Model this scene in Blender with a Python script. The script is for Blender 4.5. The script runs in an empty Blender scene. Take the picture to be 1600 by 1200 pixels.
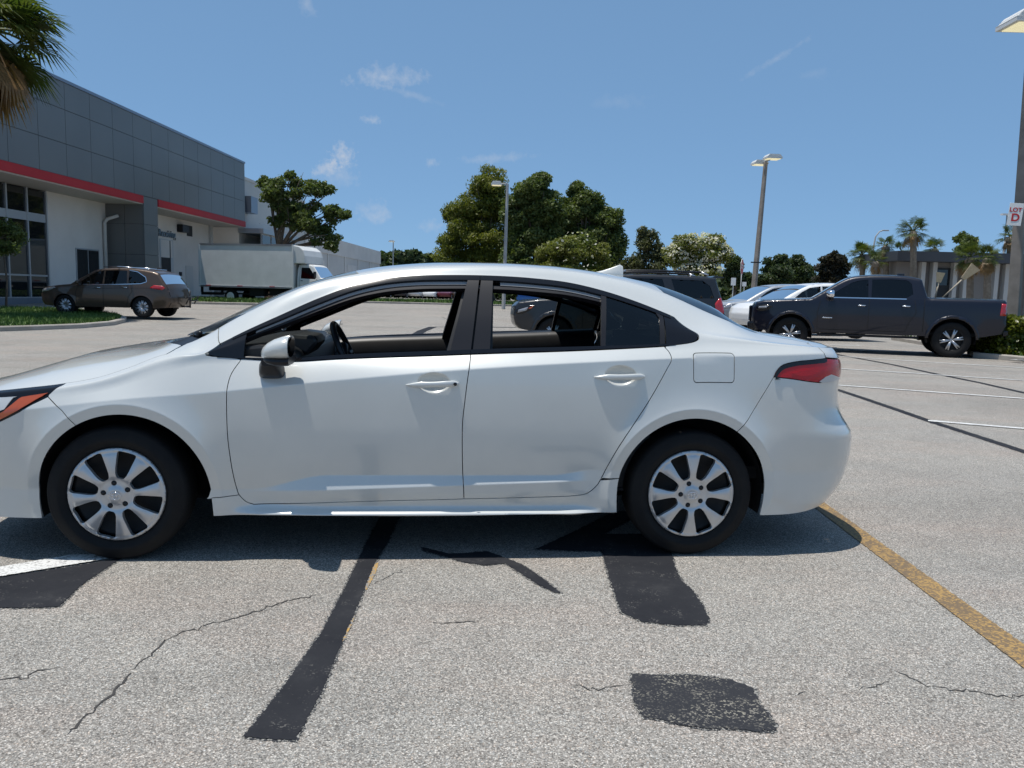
import bpy, bmesh, math, random
import numpy as np
from mathutils import Vector, Matrix
from mathutils.bvhtree import BVHTree
from mathutils.geometry import delaunay_2d_cdt
R_ = math.radians
random.seed(7)
scene = bpy.context.scene
COL = scene.collection

# ------------------------------------------------------------------ camera, sky, sun
IMW, IMH, FPX = 1600.0, 1200.0, 1227.85
PITCH, ROLL, CAMH = 0.114165, 0.025509, 1.26757
cF = np.array([0, math.cos(PITCH), -math.sin(PITCH)])
cR0 = np.array([1.0, 0, 0]); cU0 = np.cross(cR0, cF)
cR = cR0*math.cos(ROLL) + cU0*math.sin(ROLL)
cU = cU0*math.cos(ROLL) - cR0*math.sin(ROLL)
camd = bpy.data.cameras.new('camera')
camd.sensor_width = 36.0
camd.lens = FPX/IMW*36.0
camd.clip_start = 0.05
camd.clip_end = 6000
camo = bpy.data.objects.new('camera', camd)
COL.objects.link(camo)
M3 = Matrix(((cR[0], cU[0], -cF[0]), (cR[1], cU[1], -cF[1]), (cR[2], cU[2], -cF[2])))
camo.matrix_world = Matrix.Translation((0, 0, CAMH)) @ M3.to_4x4()
scene.camera = camo

def pray(u, v):
    d = cF + ((u-800.0)/FPX)*cR + ((600.0-v)/FPX)*cU
    return d
def ground(u, v, z=0.0):
    d = pray(u, v); t = (z-CAMH)/d[2]
    return np.array([0, 0, CAMH]) + t*d
def at_depth(u, v, Y):
    d = pray(u, v); t = Y/d[1]
    return np.array([0, 0, CAMH]) + t*d
CARX, CARY, CARYAW = -1.87972, 4.35611, 0.10419   # sedan: front axle, heading of the rear
# sun: elevation high, from the front / near side of the sedan (direction towards the sun in car axes)
sun_car = Vector((-0.20, 0.04, 1.0))
sdx = sun_car.x*math.cos(CARYAW) + sun_car.y*math.sin(CARYAW)
sdy = sun_car.x*math.sin(CARYAW) - sun_car.y*math.cos(CARYAW)
SUND = Vector((sdx, sdy, sun_car.z)).normalized()
sl = bpy.data.lights.new('sun', 'SUN'); sl.energy = 4.7; sl.angle = R_(0.53); sl.color = (1.0, 0.955, 0.89)
so = bpy.data.objects.new('sun', sl); COL.objects.link(so)
so.rotation_euler = SUND.to_track_quat('Z', 'Y').to_euler()
so.location = (0, 0, 30)

world = bpy.data.worlds.new('World'); scene.world = world; world.use_nodes = True
wn = world.node_tree; wn.nodes.clear()
def wnode(t, **k):
    n = wn.nodes.new(t)
    for a, b in k.items(): setattr(n, a, b)
    return n
w_out = wnode('ShaderNodeOutputWorld'); w_bg = wnode('ShaderNodeBackground')
w_sky = wnode('ShaderNodeTexSky', sky_type='NISHITA')
w_sky.sun_disc = False
w_sky.sun_elevation = math.asin(SUND.z)
w_sky.sun_rotation = math.atan2(SUND.x, SUND.y)
w_sky.altitude = 0; w_sky.air_density = 0.5; w_sky.dust_density = 0.3; w_sky.ozone_density = 8.0
SKYSTR = 0.1
w_bg.inputs[1].default_value = SKYSTR
w_tc = wnode('ShaderNodeTexCoord')
# hazy, even summer blue: compress the sky's own range, one tint over the whole dome
w_gm = wnode('ShaderNodeGamma'); w_gm.inputs[1].default_value = 0.30; wn.links.new(w_sky.outputs[0], w_gm.inputs[0])
w_tn = wnode('ShaderNodeMix', data_type='RGBA', blend_type='MULTIPLY'); w_tn.inputs['Factor'].default_value = 1.0
w_tn.inputs['B'].default_value = (1.93, 2.98, 4.05, 1); wn.links.new(w_gm.outputs[0], w_tn.inputs['A'])
sky_socket = w_tn.outputs['Result']
# small fair-weather clouds, each at its own direction in the sky
CLN = []
for sc_ in (150.0, 85.0):
    n_ = wnode('ShaderNodeTexNoise'); n_.inputs['Scale'].default_value = sc_; n_.inputs['Detail'].default_value = 6.0
    n_.inputs['Roughness'].default_value = 0.62; wn.links.new(w_tc.outputs['Generated'], n_.inputs['Vector']); CLN.append(n_)
def cloud(sock, u, v, wpx, hpx, dens, seed, rot=0.0, scale=9.0):
    d = Vector(pray(u, v)).normalized()
    right = Vector((0, 0, 1)).cross(d); right = -right.normalized(); up = right.cross(d); up.normalize()
    cr, sr = math.cos(rot), math.sin(rot)
    ax = right*cr+up*sr; ay = up*cr-right*sr
    def dot(vec):
        n = wnode('ShaderNodeVectorMath', operation='DOT_PRODUCT'); n.inputs[1].default_value = vec
        wn.links.new(w_tc.outputs['Generated'], n.inputs[0]); return n.outputs['Value']
    def m(op, a, b=None, c=None, clamp=False):
        n = wnode('ShaderNodeMath', operation=op); n.use_clamp = clamp
        for i, q in enumerate((a, b, c)):
            if q is None: continue
            if isinstance(q, (int, float)): n.inputs[i].default_value = q
            else: wn.links.new(q, n.inputs[i])
        return n.outputs[0]
    zx = m('DIVIDE', dot(ax), wpx/FPX); zy = m('DIVIDE', dot(ay), hpx/FPX)
    front = m('GREATER_THAN', dot(d), 0.5)
    rr = m('SQRT', m('ADD', m('POWER', m('ABSOLUTE', zx), 2.0), m('POWER', m('ABSOLUTE', zy), 2.0)))
    n1 = CLN[0 if scale > 10 else 1]
    body = m('SUBTRACT', m('MULTIPLY_ADD', n1.outputs[0], 2.1, -0.25), rr)
    mask = m('MULTIPLY', m('MULTIPLY', m('MULTIPLY', body, 1.05, clamp=True), dens), front)
    mix = wnode('ShaderNodeMix', data_type='RGBA')
    mix.inputs['B'].default_value = (5.2, 5.8, 6.8, 1)
    wn.links.new(mask, mix.inputs['Factor']); wn.links.new(sock, mix.inputs['A'])
    return mix.outputs['Result']
for c in [(607, 121, 75, 22, .55, 1.0, 0.05, 7.0), (640, 147, 80, 8, .22, 2.0, -.2, 9.0), (580, 187, 22, 8, .5, 3.0, 0, 12.0),
          (535, 243, 26, 26, .75, 4.2, 0, 13.0), (512, 262, 34, 16, .7, 5.1, .3, 13.0), (530, 275, 40, 22, .35, 6.3, 0, 9.0),
          (588, 335, 40, 24, .45, 7.7, 0, 10.0), (676, 254, 14, 9, .4, 8.1, 0, 12.0), (775, 247, 70, 10, .35, 9.4, .1, 9.0),
          (675, 353, 26, 14, .3, 10.2, 0, 11.0), (1215, 90, 60, 7, .25, 11.5, .5, 7.0), (480, 8, 14, 26, .3, 12.5, .3, 9.0),
          (1275, 115, 30, 10, .12, 13.5, 0, 9.0), (965, 160, 60, 14, .12, 14.2, 0, 8.0)]:
    sky_socket = cloud(sky_socket, *c)
wn.links.new(sky_socket, w_bg.inputs[0]); wn.links.new(w_bg.outputs[0], w_out.inputs[0])

scene.view_settings.view_transform = 'Standard'
scene.view_settings.look = 'None'
scene.view_settings.exposure = 0.0
scene.view_settings.gamma = 1.0
scene.render.engine = 'CYCLES'

# ------------------------------------------------------------------ materials
MATS = {}
def mat(name, col=(.5, .5, .5), rough=.5, metal=0.0, coat=0.0, coat_rough=.03, spec=.5, trans=0.0, emit=None, alpha=None, ior=None):
    m = bpy.data.materials.new(name); m.use_nodes = True
    b = m.node_tree.nodes['Principled BSDF']
    b.inputs['Base Color'].default_value = (*col, 1)
    b.inputs['Roughness'].default_value = rough; b.inputs['Metallic'].default_value = metal
    b.inputs['Coat Weight'].default_value = coat; b.inputs['Coat Roughness'].default_value = coat_rough
    b.inputs['Specular IOR Level'].default_value = spec
    if trans: b.inputs['Transmission Weight'].default_value = trans
    if ior: b.inputs['IOR'].default_value = ior
    if emit:
        b.inputs['Emission Color'].default_value = (*emit[0], 1); b.inputs['Emission Strength'].default_value = emit[1]
    if alpha is not None: b.inputs['Alpha'].default_value = alpha
    MATS[name] = m
    return m
def nodes(m): return m.node_tree.nodes, m.node_tree.links, m.node_tree.nodes['Principled BSDF']
def nn(m, t, **k):
    n = m.node_tree.nodes.new(t)
    for a, b in k.items():
        if a in n.inputs.keys() if hasattr(n, 'inputs') else False: n.inputs[a].default_value = b
        else: setattr(n, a, b)
    return n
def ramp(m, fac, stops):
    r = m.node_tree.nodes.new('ShaderNodeValToRGB')
    while len(r.color_ramp.elements) > 1: r.color_ramp.elements.remove(r.color_ramp.elements[-1])
    r.color_ramp.elements[0].position = stops[0][0]; r.color_ramp.elements[0].color = (*stops[0][1], 1)
    for p, c in stops[1:]:
        e = r.color_ramp.elements.new(p); e.color = (*c, 1)
    m.node_tree.links.new(fac, r.inputs[0]); return r.outputs[0]
def mixc(m, fac, a, b, mode='MIX'):
    n = m.node_tree.nodes.new('ShaderNodeMix'); n.data_type = 'RGBA'; n.blend_type = mode
    L = m.node_tree.links
    for i, q in (('Factor', fac), ('A', a), ('B', b)):
        if isinstance(q, (int, float)): n.inputs[i].default_value = q
        elif isinstance(q, tuple): n.inputs[i].default_value = (*q, 1)
        else: L.new(q, n.inputs[i])
    return n.outputs['Result']
def noise(m, scale, detail=4, rough=.55, coord='Object', vec=None, dist=0.0):
    tc = m.node_tree.nodes.new('ShaderNodeTexCoord'); n = m.node_tree.nodes.new('ShaderNodeTexNoise')
    n.inputs['Scale'].default_value = scale; n.inputs['Detail'].default_value = detail; n.inputs['Roughness'].default_value = rough
    n.inputs['Distortion'].default_value = dist
    if vec is not None:
        mp = m.node_tree.nodes.new('ShaderNodeMapping'); mp.inputs['Scale'].default_value = vec
        m.node_tree.links.new(tc.outputs[coord], mp.inputs[0]); m.node_tree.links.new(mp.outputs[0], n.inputs['Vector'])
    else: m.node_tree.links.new(tc.outputs[coord], n.inputs['Vector'])
    return n.outputs[0]
def bump(m, h, strength=.3, dist=.01):
    n = m.node_tree.nodes.new('ShaderNodeBump'); n.inputs['Strength'].default_value = strength; n.inputs['Distance'].default_value = dist
    m.node_tree.links.new(h, n.inputs['Height']); m.node_tree.links.new(n.outputs[0], m.node_tree.nodes['Principled BSDF'].inputs['Normal'])
def setcol(m, sock): m.node_tree.links.new(sock, m.node_tree.nodes['Principled BSDF'].inputs['Base Color'])
def varied(name, c1, c2, scale=3.0, rough=.7, bumpscale=None, bstr=.2, bdist=.01, detail=5, vec=None, **k):
    m = mat(name, c1, rough, **k)
    setcol(m, ramp(m, noise(m, scale, detail, vec=vec), [(.32, c1), (.68, c2)]))
    if bumpscale: bump(m, noise(m, bumpscale, 6), bstr, bdist)
    return m

# car paint: white pearl, slightly dusty
paint = mat('white_pearl_paint', (.52, .555, .53), .24, 0.15, 1.0, .03)
setcol(paint, ramp(paint, noise(paint, 2.2, 5), [(.3, (.575, .585, .56)), (.7, (.62, .63, .605))]))
_n, _l, _b = nodes(paint)
_r = ramp(paint, noise(paint, 6.0, 6, vec=(1, 1, 2.5)), [(.35, (.015,)*3), (.75, (.05,)*3)])
_l.new(_r, _b.inputs['Coat Roughness'])
gloss_black = mat('gloss_black_trim', (.007, .007, .009), .14, spec=.45)
satin_black = mat('satin_black_trim', (.010, .010, .013), .36, spec=.35)
rubber = varied('tyre_rubber', (.008, .008, .009), (.013, .0125, .012), 9.0, .75, 60, .3, .002, spec=.25)
plastic_dark = varied('dark_plastic', (.009, .009, .010), (.014, .014, .015), 20, .45, 90, .15, .001)
cloth_dark = varied('seat_fabric', (.02, .02, .021), (.032, .032, .034), 60, .9, 200, .2, .001)
headliner = mat('headliner_fabric', (.13, .13, .13), .9)
silver = varied('silver_wheel_cover', (.50, .505, .51), (.56, .565, .57), 12, .30, metal=.6, coat=.4)
chrome = mat('chrome', (.8, .8, .82), .12, 1.0)
steel_dark = mat('dark_steel', (.012, .012, .013), .6, .2)
well = mat('wheel_well_liner', (.008, .008, .009), .9)
red_lens = mat('red_lens', (.46, .004, .010), .15, coat=.5, spec=.3)
_ = bump(red_lens, noise(red_lens, 55, 2, vec=(1, 1, 4)), .25, .01)
clear_lens = mat('clear_lens', (.45, .47, .48), .1, coat=1.0, spec=.6)
amber_lens = mat('amber_lens', (.42, .075, .02), .15, coat=1.0)
def glassmat(name, tint, rough=0.0, density=.5):
    m = bpy.data.materials.new(name); m.use_nodes = True
    t = m.node_tree; t.nodes.clear()
    o = t.nodes.new('ShaderNodeOutputMaterial'); tr = t.nodes.new('ShaderNodeBsdfTransparent'); g = t.nodes.new('ShaderNodeBsdfGlossy')
    tr.inputs[0].default_value = (*tint, 1); g.inputs['Roughness'].default_value = rough; g.inputs['Color'].default_value = (1, 1, 1, 1)
    fr = t.nodes.new('ShaderNodeFresnel'); fr.inputs[0].default_value = 1.52
    mx = t.nodes.new('ShaderNodeMixShader')
    t.links.new(fr.outputs[0], mx.inputs[0]); t.links.new(tr.outputs[0], mx.inputs[1]); t.links.new(g.outputs[0], mx.inputs[2])
    t.links.new(mx.outputs[0], o.inputs[0]); MATS[name] = m
    return m
glass_clear = glassmat('windshield_glass', (.80, .86, .83))
glass_tint = glassmat('tinted_side_glass', (.22, .27, .26))
glass_dark = glassmat('privacy_glass', (.035, .04, .045))
glass_mid = glassmat('car_window_glass', (.25, .29, .30))

# ------------------------------------------------------------------ mesh helpers
class MB:
    def __init__(s): s.v = []; s.f = []; s.smooth = []
    def add(s, verts, faces, smooth=False):
        o = len(s.v); s.v.extend([tuple(map(float, p)) for p in verts]); s.f.extend([tuple(i+o for i in f) for f in faces]); s.smooth.extend([smooth]*len(faces)); return s
    def box(s, c, d, rz=0.0, M=None):
        hx, hy, hz = d[0]/2, d[1]/2, d[2]/2
        q = [(-hx, -hy, -hz), (hx, -hy, -hz), (hx, hy, -hz), (-hx, hy, -hz), (-hx, -hy, hz), (hx, -hy, hz), (hx, hy, hz), (-hx, hy, hz)]
        if rz: cz, sz = math.cos(rz), math.sin(rz); q = [(x*cz-y*sz, x*sz+y*cz, z) for x, y, z in q]
        if M is not None: q = [tuple(M @ Vector(p)) for p in q]
        return s.add([(x+c[0], y+c[1], z+c[2]) for x, y, z in q], [(0, 3, 2, 1), (4, 5, 6, 7), (0, 1, 5, 4), (1, 2, 6, 5), (2, 3, 7, 6), (3, 0, 4, 7)])
    def box2(s, a, b):
        return s.box([(a[i]+b[i])/2 for i in range(3)], [abs(b[i]-a[i]) for i in range(3)])
    def tube(s, pts, rad, n=8, caps=True, smooth=True):
        pts = [Vector(p) for p in pts]
        if isinstance(rad, (int, float)): rad = [rad]*len(pts)
        vs = []; up = None
        for i, p in enumerate(pts):
            t = (pts[min(i+1, len(pts)-1)]-pts[max(i-1, 0)]).normalized()
            if up is None: up = Vector((0, 0, 1)) if abs(t.z) < .9 else Vector((1, 0, 0))
            a = t.cross(up).normalized(); up = a.cross(t).normalized()
            for k in range(n):
                th = 2*math.pi*k/n
                vs.append(p + (a*math.cos(th)+up*math.sin(th))*rad[i])
        fs = []
        for i in range(len(pts)-1):
            for k in range(n):
                k2 = (k+1) % n
                fs.append((i*n+k, i*n+k2, (i+1)*n+k2, (i+1)*n+k))
        if caps: fs.append(tuple(range(n))[::-1]); fs.append(tuple((len(pts)-1)*n+k for k in range(n)))
        return s.add(vs, fs, smooth)
    def lathe(s, prof, n=48, axis='y', center=(0, 0, 0), smooth=True):   # prof: (r, h); axis y: h along +y
        vs = []; fs = []
        for r, h in prof:
            for k in range(n):
                th = 2*math.pi*k/n
                if axis == 'y': p = (r*math.cos(th), h, r*math.sin(th))
                elif axis == 'z': p = (r*math.cos(th), r*math.sin(th), h)
                else: p = (h, r*math.cos(th), r*math.sin(th))
                vs.append((p[0]+center[0], p[1]+center[1], p[2]+center[2]))
        for i in range(len(prof)-1):
            for k in range(n):
                k2 = (k+1) % n; fs.append((i*n+k, i*n+k2, (i+1)*n+k2, (i+1)*n+k))
        return s.add(vs, fs, smooth)
    def prism(s, poly, a, b, fn):     # poly of 2-D points, extruded between a and b; fn(p, q, h) -> 3-D
        n = len(poly); vs = [fn(p[0], p[1], a) for p in poly]+[fn(p[0], p[1], b) for p in poly]
        return s.add(vs, [tuple(range(n))[::-1], tuple(range(n, 2*n))]+[(i, (i+1) % n, n+(i+1) % n, n+i) for i in range(n)])
    def sheet(s, grid, smooth=True, closed=False):
        nr, nc = len(grid), len(grid[0]); vs = [p for r in grid for p in r]; fs = []
        for i in range(nr-1):
            for j in range(nc-1 if not closed else nc):
                j2 = (j+1) % nc; fs.append((i*nc+j, i*nc+j2, (i+1)*nc+j2, (i+1)*nc+j))
        return s.add(vs, fs, smooth)
    def mesh(s, name, material=None):
        me = bpy.data.meshes.new(name); me.from_pydata(s.v, [], s.f)
        me.polygons.foreach_set('use_smooth', s.smooth)
        if material: me.materials.append(material)
        me.update(); return me
    def build(s, name, material=None, parent=None, auto=None, bevel=None, fixn=True):
        me = s.mesh(name, material)
        if fixn:
            bm = bmesh.new(); bm.from_mesh(me)
            bmesh.ops.recalc_face_normals(bm, faces=bm.faces); bm.to_mesh(me); bm.free()
        o = bpy.data.objects.new(name, me); COL.objects.link(o)
        if parent: o.parent = parent
        if bevel:
            md = o.modifiers.new('bevel', 'BEVEL'); md.width = bevel; md.segments = 2; md.limit_method = 'ANGLE'; md.angle_limit = R_(40)
        if auto:
            me.set_sharp_from_angle(angle=R_(auto))
            me.polygons.foreach_set('use_smooth', [True]*len(me.polygons))
        return o
def tag(o, label=None, cat=None, group=None, kind=None):
    if label: o['label'] = label
    if cat: o['category'] = cat
    if group: o['group'] = group
    if kind: o['kind'] = kind
    return o
def empty(name, loc=(0, 0, 0), rz=0.0):
    o = bpy.data.objects.new(name, None); COL.objects.link(o); o.location = loc; o.rotation_euler = (0, 0, rz); o.empty_display_size = .2
    return o
def copy_tree(o, parent=None):
    c = o.copy(); COL.objects.link(c); c.parent = parent
    for ch in list(o.children): copy_tree(ch, c)
    return c
def linkmesh(name, me, parent=None):
    o = bpy.data.objects.new(name, me); COL.objects.link(o); o.parent = parent
    return o
def text_mesh(name, body, size, M, material, parent=None, extrude=.002, bold=0.0, align='CENTER'):
    cu = bpy.data.curves.new(name, 'FONT'); cu.body = body; cu.size = size; cu.extrude = extrude; cu.align_x = align; cu.align_y = 'CENTER'; cu.offset = bold
    t = bpy.data.objects.new(name, cu); COL.objects.link(t)
    dg = bpy.context.evaluated_depsgraph_get(); me = bpy.data.meshes.new_from_object(t.evaluated_get(dg))
    bpy.data.objects.remove(t); me.transform(M); me.materials.clear(); me.materials.append(material)
    o = bpy.data.objects.new(name, me); COL.objects.link(o); o.parent = parent
    return o
def sstep(a, b, x):
    t = np.clip((np.asarray(x, float)-a)/(b-a), 0, 1); return t*t*(3-2*t)
class Pchip:
    def __init__(s, xy):
        a = np.array(sorted(xy), float); s.x, s.y = a[:, 0], a[:, 1]
        h = np.diff(s.x); d = np.diff(s.y)/h; m = np.zeros(len(s.x))
        for i in range(1, len(s.x)-1):
            if d[i-1]*d[i] > 0:
                w1 = 2*h[i]+h[i-1]; w2 = h[i]+2*h[i-1]; m[i] = (w1+w2)/(w1/d[i-1]+w2/d[i])
        m[0], m[-1] = d[0], d[-1]; s.m = m
    def __call__(s, q):
        q = np.asarray(q, float); i = np.clip(np.searchsorted(s.x, q)-1, 0, len(s.x)-2)
        h = s.x[i+1]-s.x[i]; t = (q-s.x[i])/h
        r = ((1+2*t)*(1-t)**2*s.y[i]+t*(1-t)**2*h*s.m[i]+t*t*(3-2*t)*s.y[i+1]+t*t*(t-1)*h*s.m[i+1])
        r = np.where(q < s.x[0], s.y[0]+s.m[0]*(q-s.x[0]), r); return np.where(q > s.x[-1], s.y[-1]+s.m[-1]*(q-s.x[-1]), r)
class CR:   # Catmull-Rom style C1 curve (finite-difference slopes), smoother than pchip for body lines
    def __init__(s, xy):
        a = np.array(sorted(xy), float); s.x, s.y = a[:, 0], a[:, 1]; s.m = np.gradient(s.y, s.x)
    __call__ = Pchip.__call__
# ------------------------------------------------------------------ ground
def gz(x, y): return 0.40*float(sstep(20, 48, y))*float(1-sstep(-4, 16, x))
def G(u, v, lift=0.0):          # photo pixel -> point on the lot surface
    z = 0.0
    for _ in range(12):
        p = ground(u, v, z); z = gz(p[0], p[1])
    return (p[0], p[1], z+lift)
asphalt = mat('weathered_asphalt', (.25, .245, .235), .88, spec=.3)
def vor(m, scale, feature='F1', out='Color', rnd=1.0):
    tc = m.node_tree.nodes.new('ShaderNodeTexCoord'); v = m.node_tree.nodes.new('ShaderNodeTexVoronoi'); v.feature = feature
    v.inputs['Scale'].default_value = scale; v.inputs['Randomness'].default_value = rnd
    m.node_tree.links.new(tc.outputs['Object'], v.inputs['Vector']); return v.outputs[out]
def grey(m, sock):
    n = m.node_tree.nodes.new('ShaderNodeSeparateColor'); m.node_tree.links.new(sock, n.inputs[0]); return n.outputs[0], n.outputs[1]
def aggregate(m, base, dark, light, scale=215):
    r, g2 = grey(m, vor(m, scale))
    stone = ramp(m, r, [(0.0, dark), (.28, base), (.62, tuple(c*1.18 for c in base)), (.86, light), (1.0, tuple(c*1.35 for c in light))])
    warm = ramp(m, g2, [(0.0, (1.10, .98, .90)), (.12, (1, 1, 1)), (.9, (1, 1, 1)), (1.0, (.92, 1.0, 1.08))])
    c = mixc(m, 1.0, stone, warm, 'MULTIPLY')
    edge = vor(m, scale, 'F1', 'Distance')
    crev = ramp(m, edge, [(.30, (1, 1, 1)), (.62, (.62, .61, .60))])
    c = mixc(m, 1.0, c, crev, 'MULTIPLY')
    big = ramp(m, noise(m, .35, 6, .6), [(.30, (.86, .855, .85)), (.5, (1, 1, 1)), (.72, (1.10, 1.085, 1.06))])
    c = mixc(m, 1.0, c, big, 'MULTIPLY')
    fleck = ramp(m, noise(m, 70, 3, .7), [(.32, (.90, .895, .89)), (.5, (1, 1, 1)), (.68, (1.10, 1.095, 1.085))])
    c = mixc(m, 1.0, c, fleck, 'MULTIPLY')
    pink = ramp(m, noise(m, .8, 5, .65, vec=(.5, 1.6, 1)), [(.45, (1, 1, 1)), (.66, (1.05, .985, .96))])
    c = mixc(m, 1.0, c, pink, 'MULTIPLY')
    mid = ramp(m, noise(m, 3.2, 6, .65), [(.30, (.90, .90, .90)), (.55, (1, 1, 1)), (.75, (1.06, 1.05, 1.03))])
    c = mixc(m, 1.0, c, mid, 'MULTIPLY')
    streak = ramp(m, noise(m, 1.0, 5, .6, vec=(.12, .9, 1)), [(.34, (.90, .89, .88)), (.5, (1, 1, 1)), (.8, (1.04, 1.03, 1.02))])
    c = mixc(m, .8, c, streak, 'MULTIPLY')
    spot = ramp(m, noise(m, 1.7, 3, .5), [(.66, (1, 1, 1)), (.74, (.86, .85, .84))])
    c = mixc(m, .7, c, spot, 'MULTIPLY')
    setcol(m, c); bump(m, edge, -.55, .006)
aggregate(asphalt, (.290, .279, .256), (.125, .120, .111), (.48, .46, .42))
mb = MB(); xs = [-900, -300, -120]+list(np.linspace(-60, 60, 61))+[120, 300, 900]; ys = [-60, -20]+list(np.linspace(-8, 120, 65))+[200, 400, 1500]
mb.sheet([[(x, y, gz(x, y)) for x in xs] for y in ys]); lot = mb.build('parking_lot', asphalt); tag(lot, kind='structure')

def flat_poly(name, pts3, material, parent=lot):
    mb = MB(); mb.add(pts3, [tuple(range(len(pts3)))]); me = mb.mesh(name, material)
    bm = bmesh.new(); bm.from_mesh(me); bmesh.ops.triangulate(bm, faces=bm.faces)
    for f in bm.faces:
        if f.normal.z < 0: f.normal_flip()
    bm.to_mesh(me); bm.free()
    return linkmesh(name, me, parent)
def ragged(loop, h=.02, amp=.005, seed=1):
    rnd = random.Random(seed); out = []
    for i in range(len(loop)):
        p, q = np.array(loop[i]), np.array(loop[(i+1) % len(loop)]); L = np.linalg.norm(q-p); n = max(1, int(L/(h*.5))); nrm = np.array([-(q-p)[1], (q-p)[0], 0])/max(L, 1e-6)
        for k in range(n): out.append(tuple(p+(q-p)*k/n+nrm*rnd.gauss(0, amp*.6)))
    return out
def offset2(loop, d):
    L = np.array(loop); a = .5*np.sum(L[:, 0]*np.roll(L[:, 1], -1)-np.roll(L[:, 0], -1)*L[:, 1]); s = 1 if a > 0 else -1
    e = np.roll(L, -1, 0)-L; e /= np.maximum(np.linalg.norm(e, axis=1, keepdims=True), 1e-9); n = np.stack([-e[:, 1], e[:, 0]], 1)*s
    m = n+np.roll(n, 1, 0); ml = np.maximum((m*m).sum(1, keepdims=True), .5); return [tuple(p) for p in L+d*2*m/ml]
def mark(name, pxs, material, lift=.004, amp=.004, h=.02, seed=1, label=None):
    loop3 = [G(u, v, lift) for u, v in pxs]
    o = flat_poly(name, ragged(loop3, h, amp, seed), material)
    if material in (sealer, patchm):      # thin worn margin where the stones show through
        mg = [(q[0], q[1], .0015) for q in offset2([(p[0], p[1]) for p in ragged(loop3, .03, .003, seed+7)], -.007)]
        linkmesh('worn_margin', flat_poly('worn_margin', ragged(mg, .014, .005, seed+9), margin, None).data, o); bpy.data.objects.remove([q for q in COL.objects if q.name.startswith('worn_margin') and q.parent is None][0])
    if label: o['label'] = label
    return o
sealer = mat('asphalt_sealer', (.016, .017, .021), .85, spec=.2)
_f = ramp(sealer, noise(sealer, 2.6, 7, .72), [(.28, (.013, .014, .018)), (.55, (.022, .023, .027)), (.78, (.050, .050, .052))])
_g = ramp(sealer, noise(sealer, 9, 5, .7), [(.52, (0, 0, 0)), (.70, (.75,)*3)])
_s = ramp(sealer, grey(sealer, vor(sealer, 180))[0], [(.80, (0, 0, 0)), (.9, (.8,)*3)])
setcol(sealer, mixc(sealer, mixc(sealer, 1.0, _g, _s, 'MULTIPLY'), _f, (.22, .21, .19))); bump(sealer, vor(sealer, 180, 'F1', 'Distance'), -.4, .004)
patchm = mat('coarse_patch', (.03, .03, .035), .85)
_s = ramp(patchm, grey(patchm, vor(patchm, 180))[0], [(.0, (.012, .013, .016)), (.72, (.022, .022, .026)), (.84, (.16, .15, .13)), (1.0, (.30, .28, .22))])
_k = ramp(patchm, noise(patchm, 4, 5, .7), [(.40, (0, 0, 0)), (.60, (1, 1, 1))])
setcol(patchm, mixc(patchm, _k, (.016, .017, .021), _s)); bump(patchm, vor(patchm, 180, 'F1', 'Distance'), -.6, .006)
margin = mat('worn_sealer_margin', (.06, .06, .06), .9)
_s = ramp(margin, grey(margin, vor(margin, 215))[0], [(.0, (.020, .021, .025)), (.58, (.034, .035, .039)), (.64, (.20, .195, .18)), (1.0, (.30, .29, .26))])
setcol(margin, _s); bump(margin, vor(margin, 215, 'F1', 'Distance'), -.6, .006)
def wornpaint(name, col, under=(.21, .205, .195), keep=.5, sc=7):
    m = mat(name, col, .8); a = noise(m, sc, 6, .7); b = ramp(m, grey(m, vor(m, 115))[0], [(.0, (0, 0, 0)), (1, (1, 1, 1))])
    w = ramp(m, mixc(m, .35, a, b), [(keep-.10, (0, 0, 0)), (keep+.08, (1, 1, 1))])
    setcol(m, mixc(m, w, col, under)); bump(m, vor(m, 115, 'F1', 'Distance'), -.4, .004)
    return m
white_line = wornpaint('worn_white_paint', (.62, .62, .60), keep=.62)
yellow_line = wornpaint('worn_yellow_paint', (.36, .225, .075), (.15, .105, .06), keep=.46, sc=3.0)
yellow_bits = wornpaint('flaked_yellow_paint', (.42, .25, .06), keep=.5, sc=12)
crackm = mat('crack_dark', (.045, .042, .04), .95)

mark('sealed_stripe', [(640, 770), (592, 812), (572, 850), (541, 915), (503, 988), (442, 1075), (381, 1152), (420, 1156), (461, 1158), (500, 1088), (532, 1010), (566, 930), (577, 903), (586, 880), (605, 850), (622, 812), (662, 770)], sealer, .0035, .003, .02, 3)
mark('yellow_paint_trace', [(592, 879), (588, 893), (581, 908), (573, 922), (567, 922), (576, 900), (583, 884)], yellow_bits, .0025, .002, .02, 4)
mark('yellow_paint_trace', [(556, 962), (549, 978), (540, 998), (532, 1006), (540, 978)], yellow_bits, .0025, .002, .02, 5)
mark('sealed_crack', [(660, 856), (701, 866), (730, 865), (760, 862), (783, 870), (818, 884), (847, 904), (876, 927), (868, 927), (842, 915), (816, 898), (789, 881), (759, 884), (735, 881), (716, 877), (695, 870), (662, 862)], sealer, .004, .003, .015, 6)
mark('asphalt_patch', [(935, 835), (942, 866), (947, 885), (952, 902), (961, 930), (971, 958), (1003, 972), (1053, 978), (1103, 978), (1108, 969), (1100, 950), (1082, 923), (1065, 908), (1055, 888), (1050, 867), (1042, 835)], sealer, .0035, .004, .02, 7)
mark('asphalt_patch', [(838, 859), (900, 830), (960, 800), (1010, 800), (938, 838), (941, 862), (900, 862)], sealer, .004, .004, .02, 8)
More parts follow.
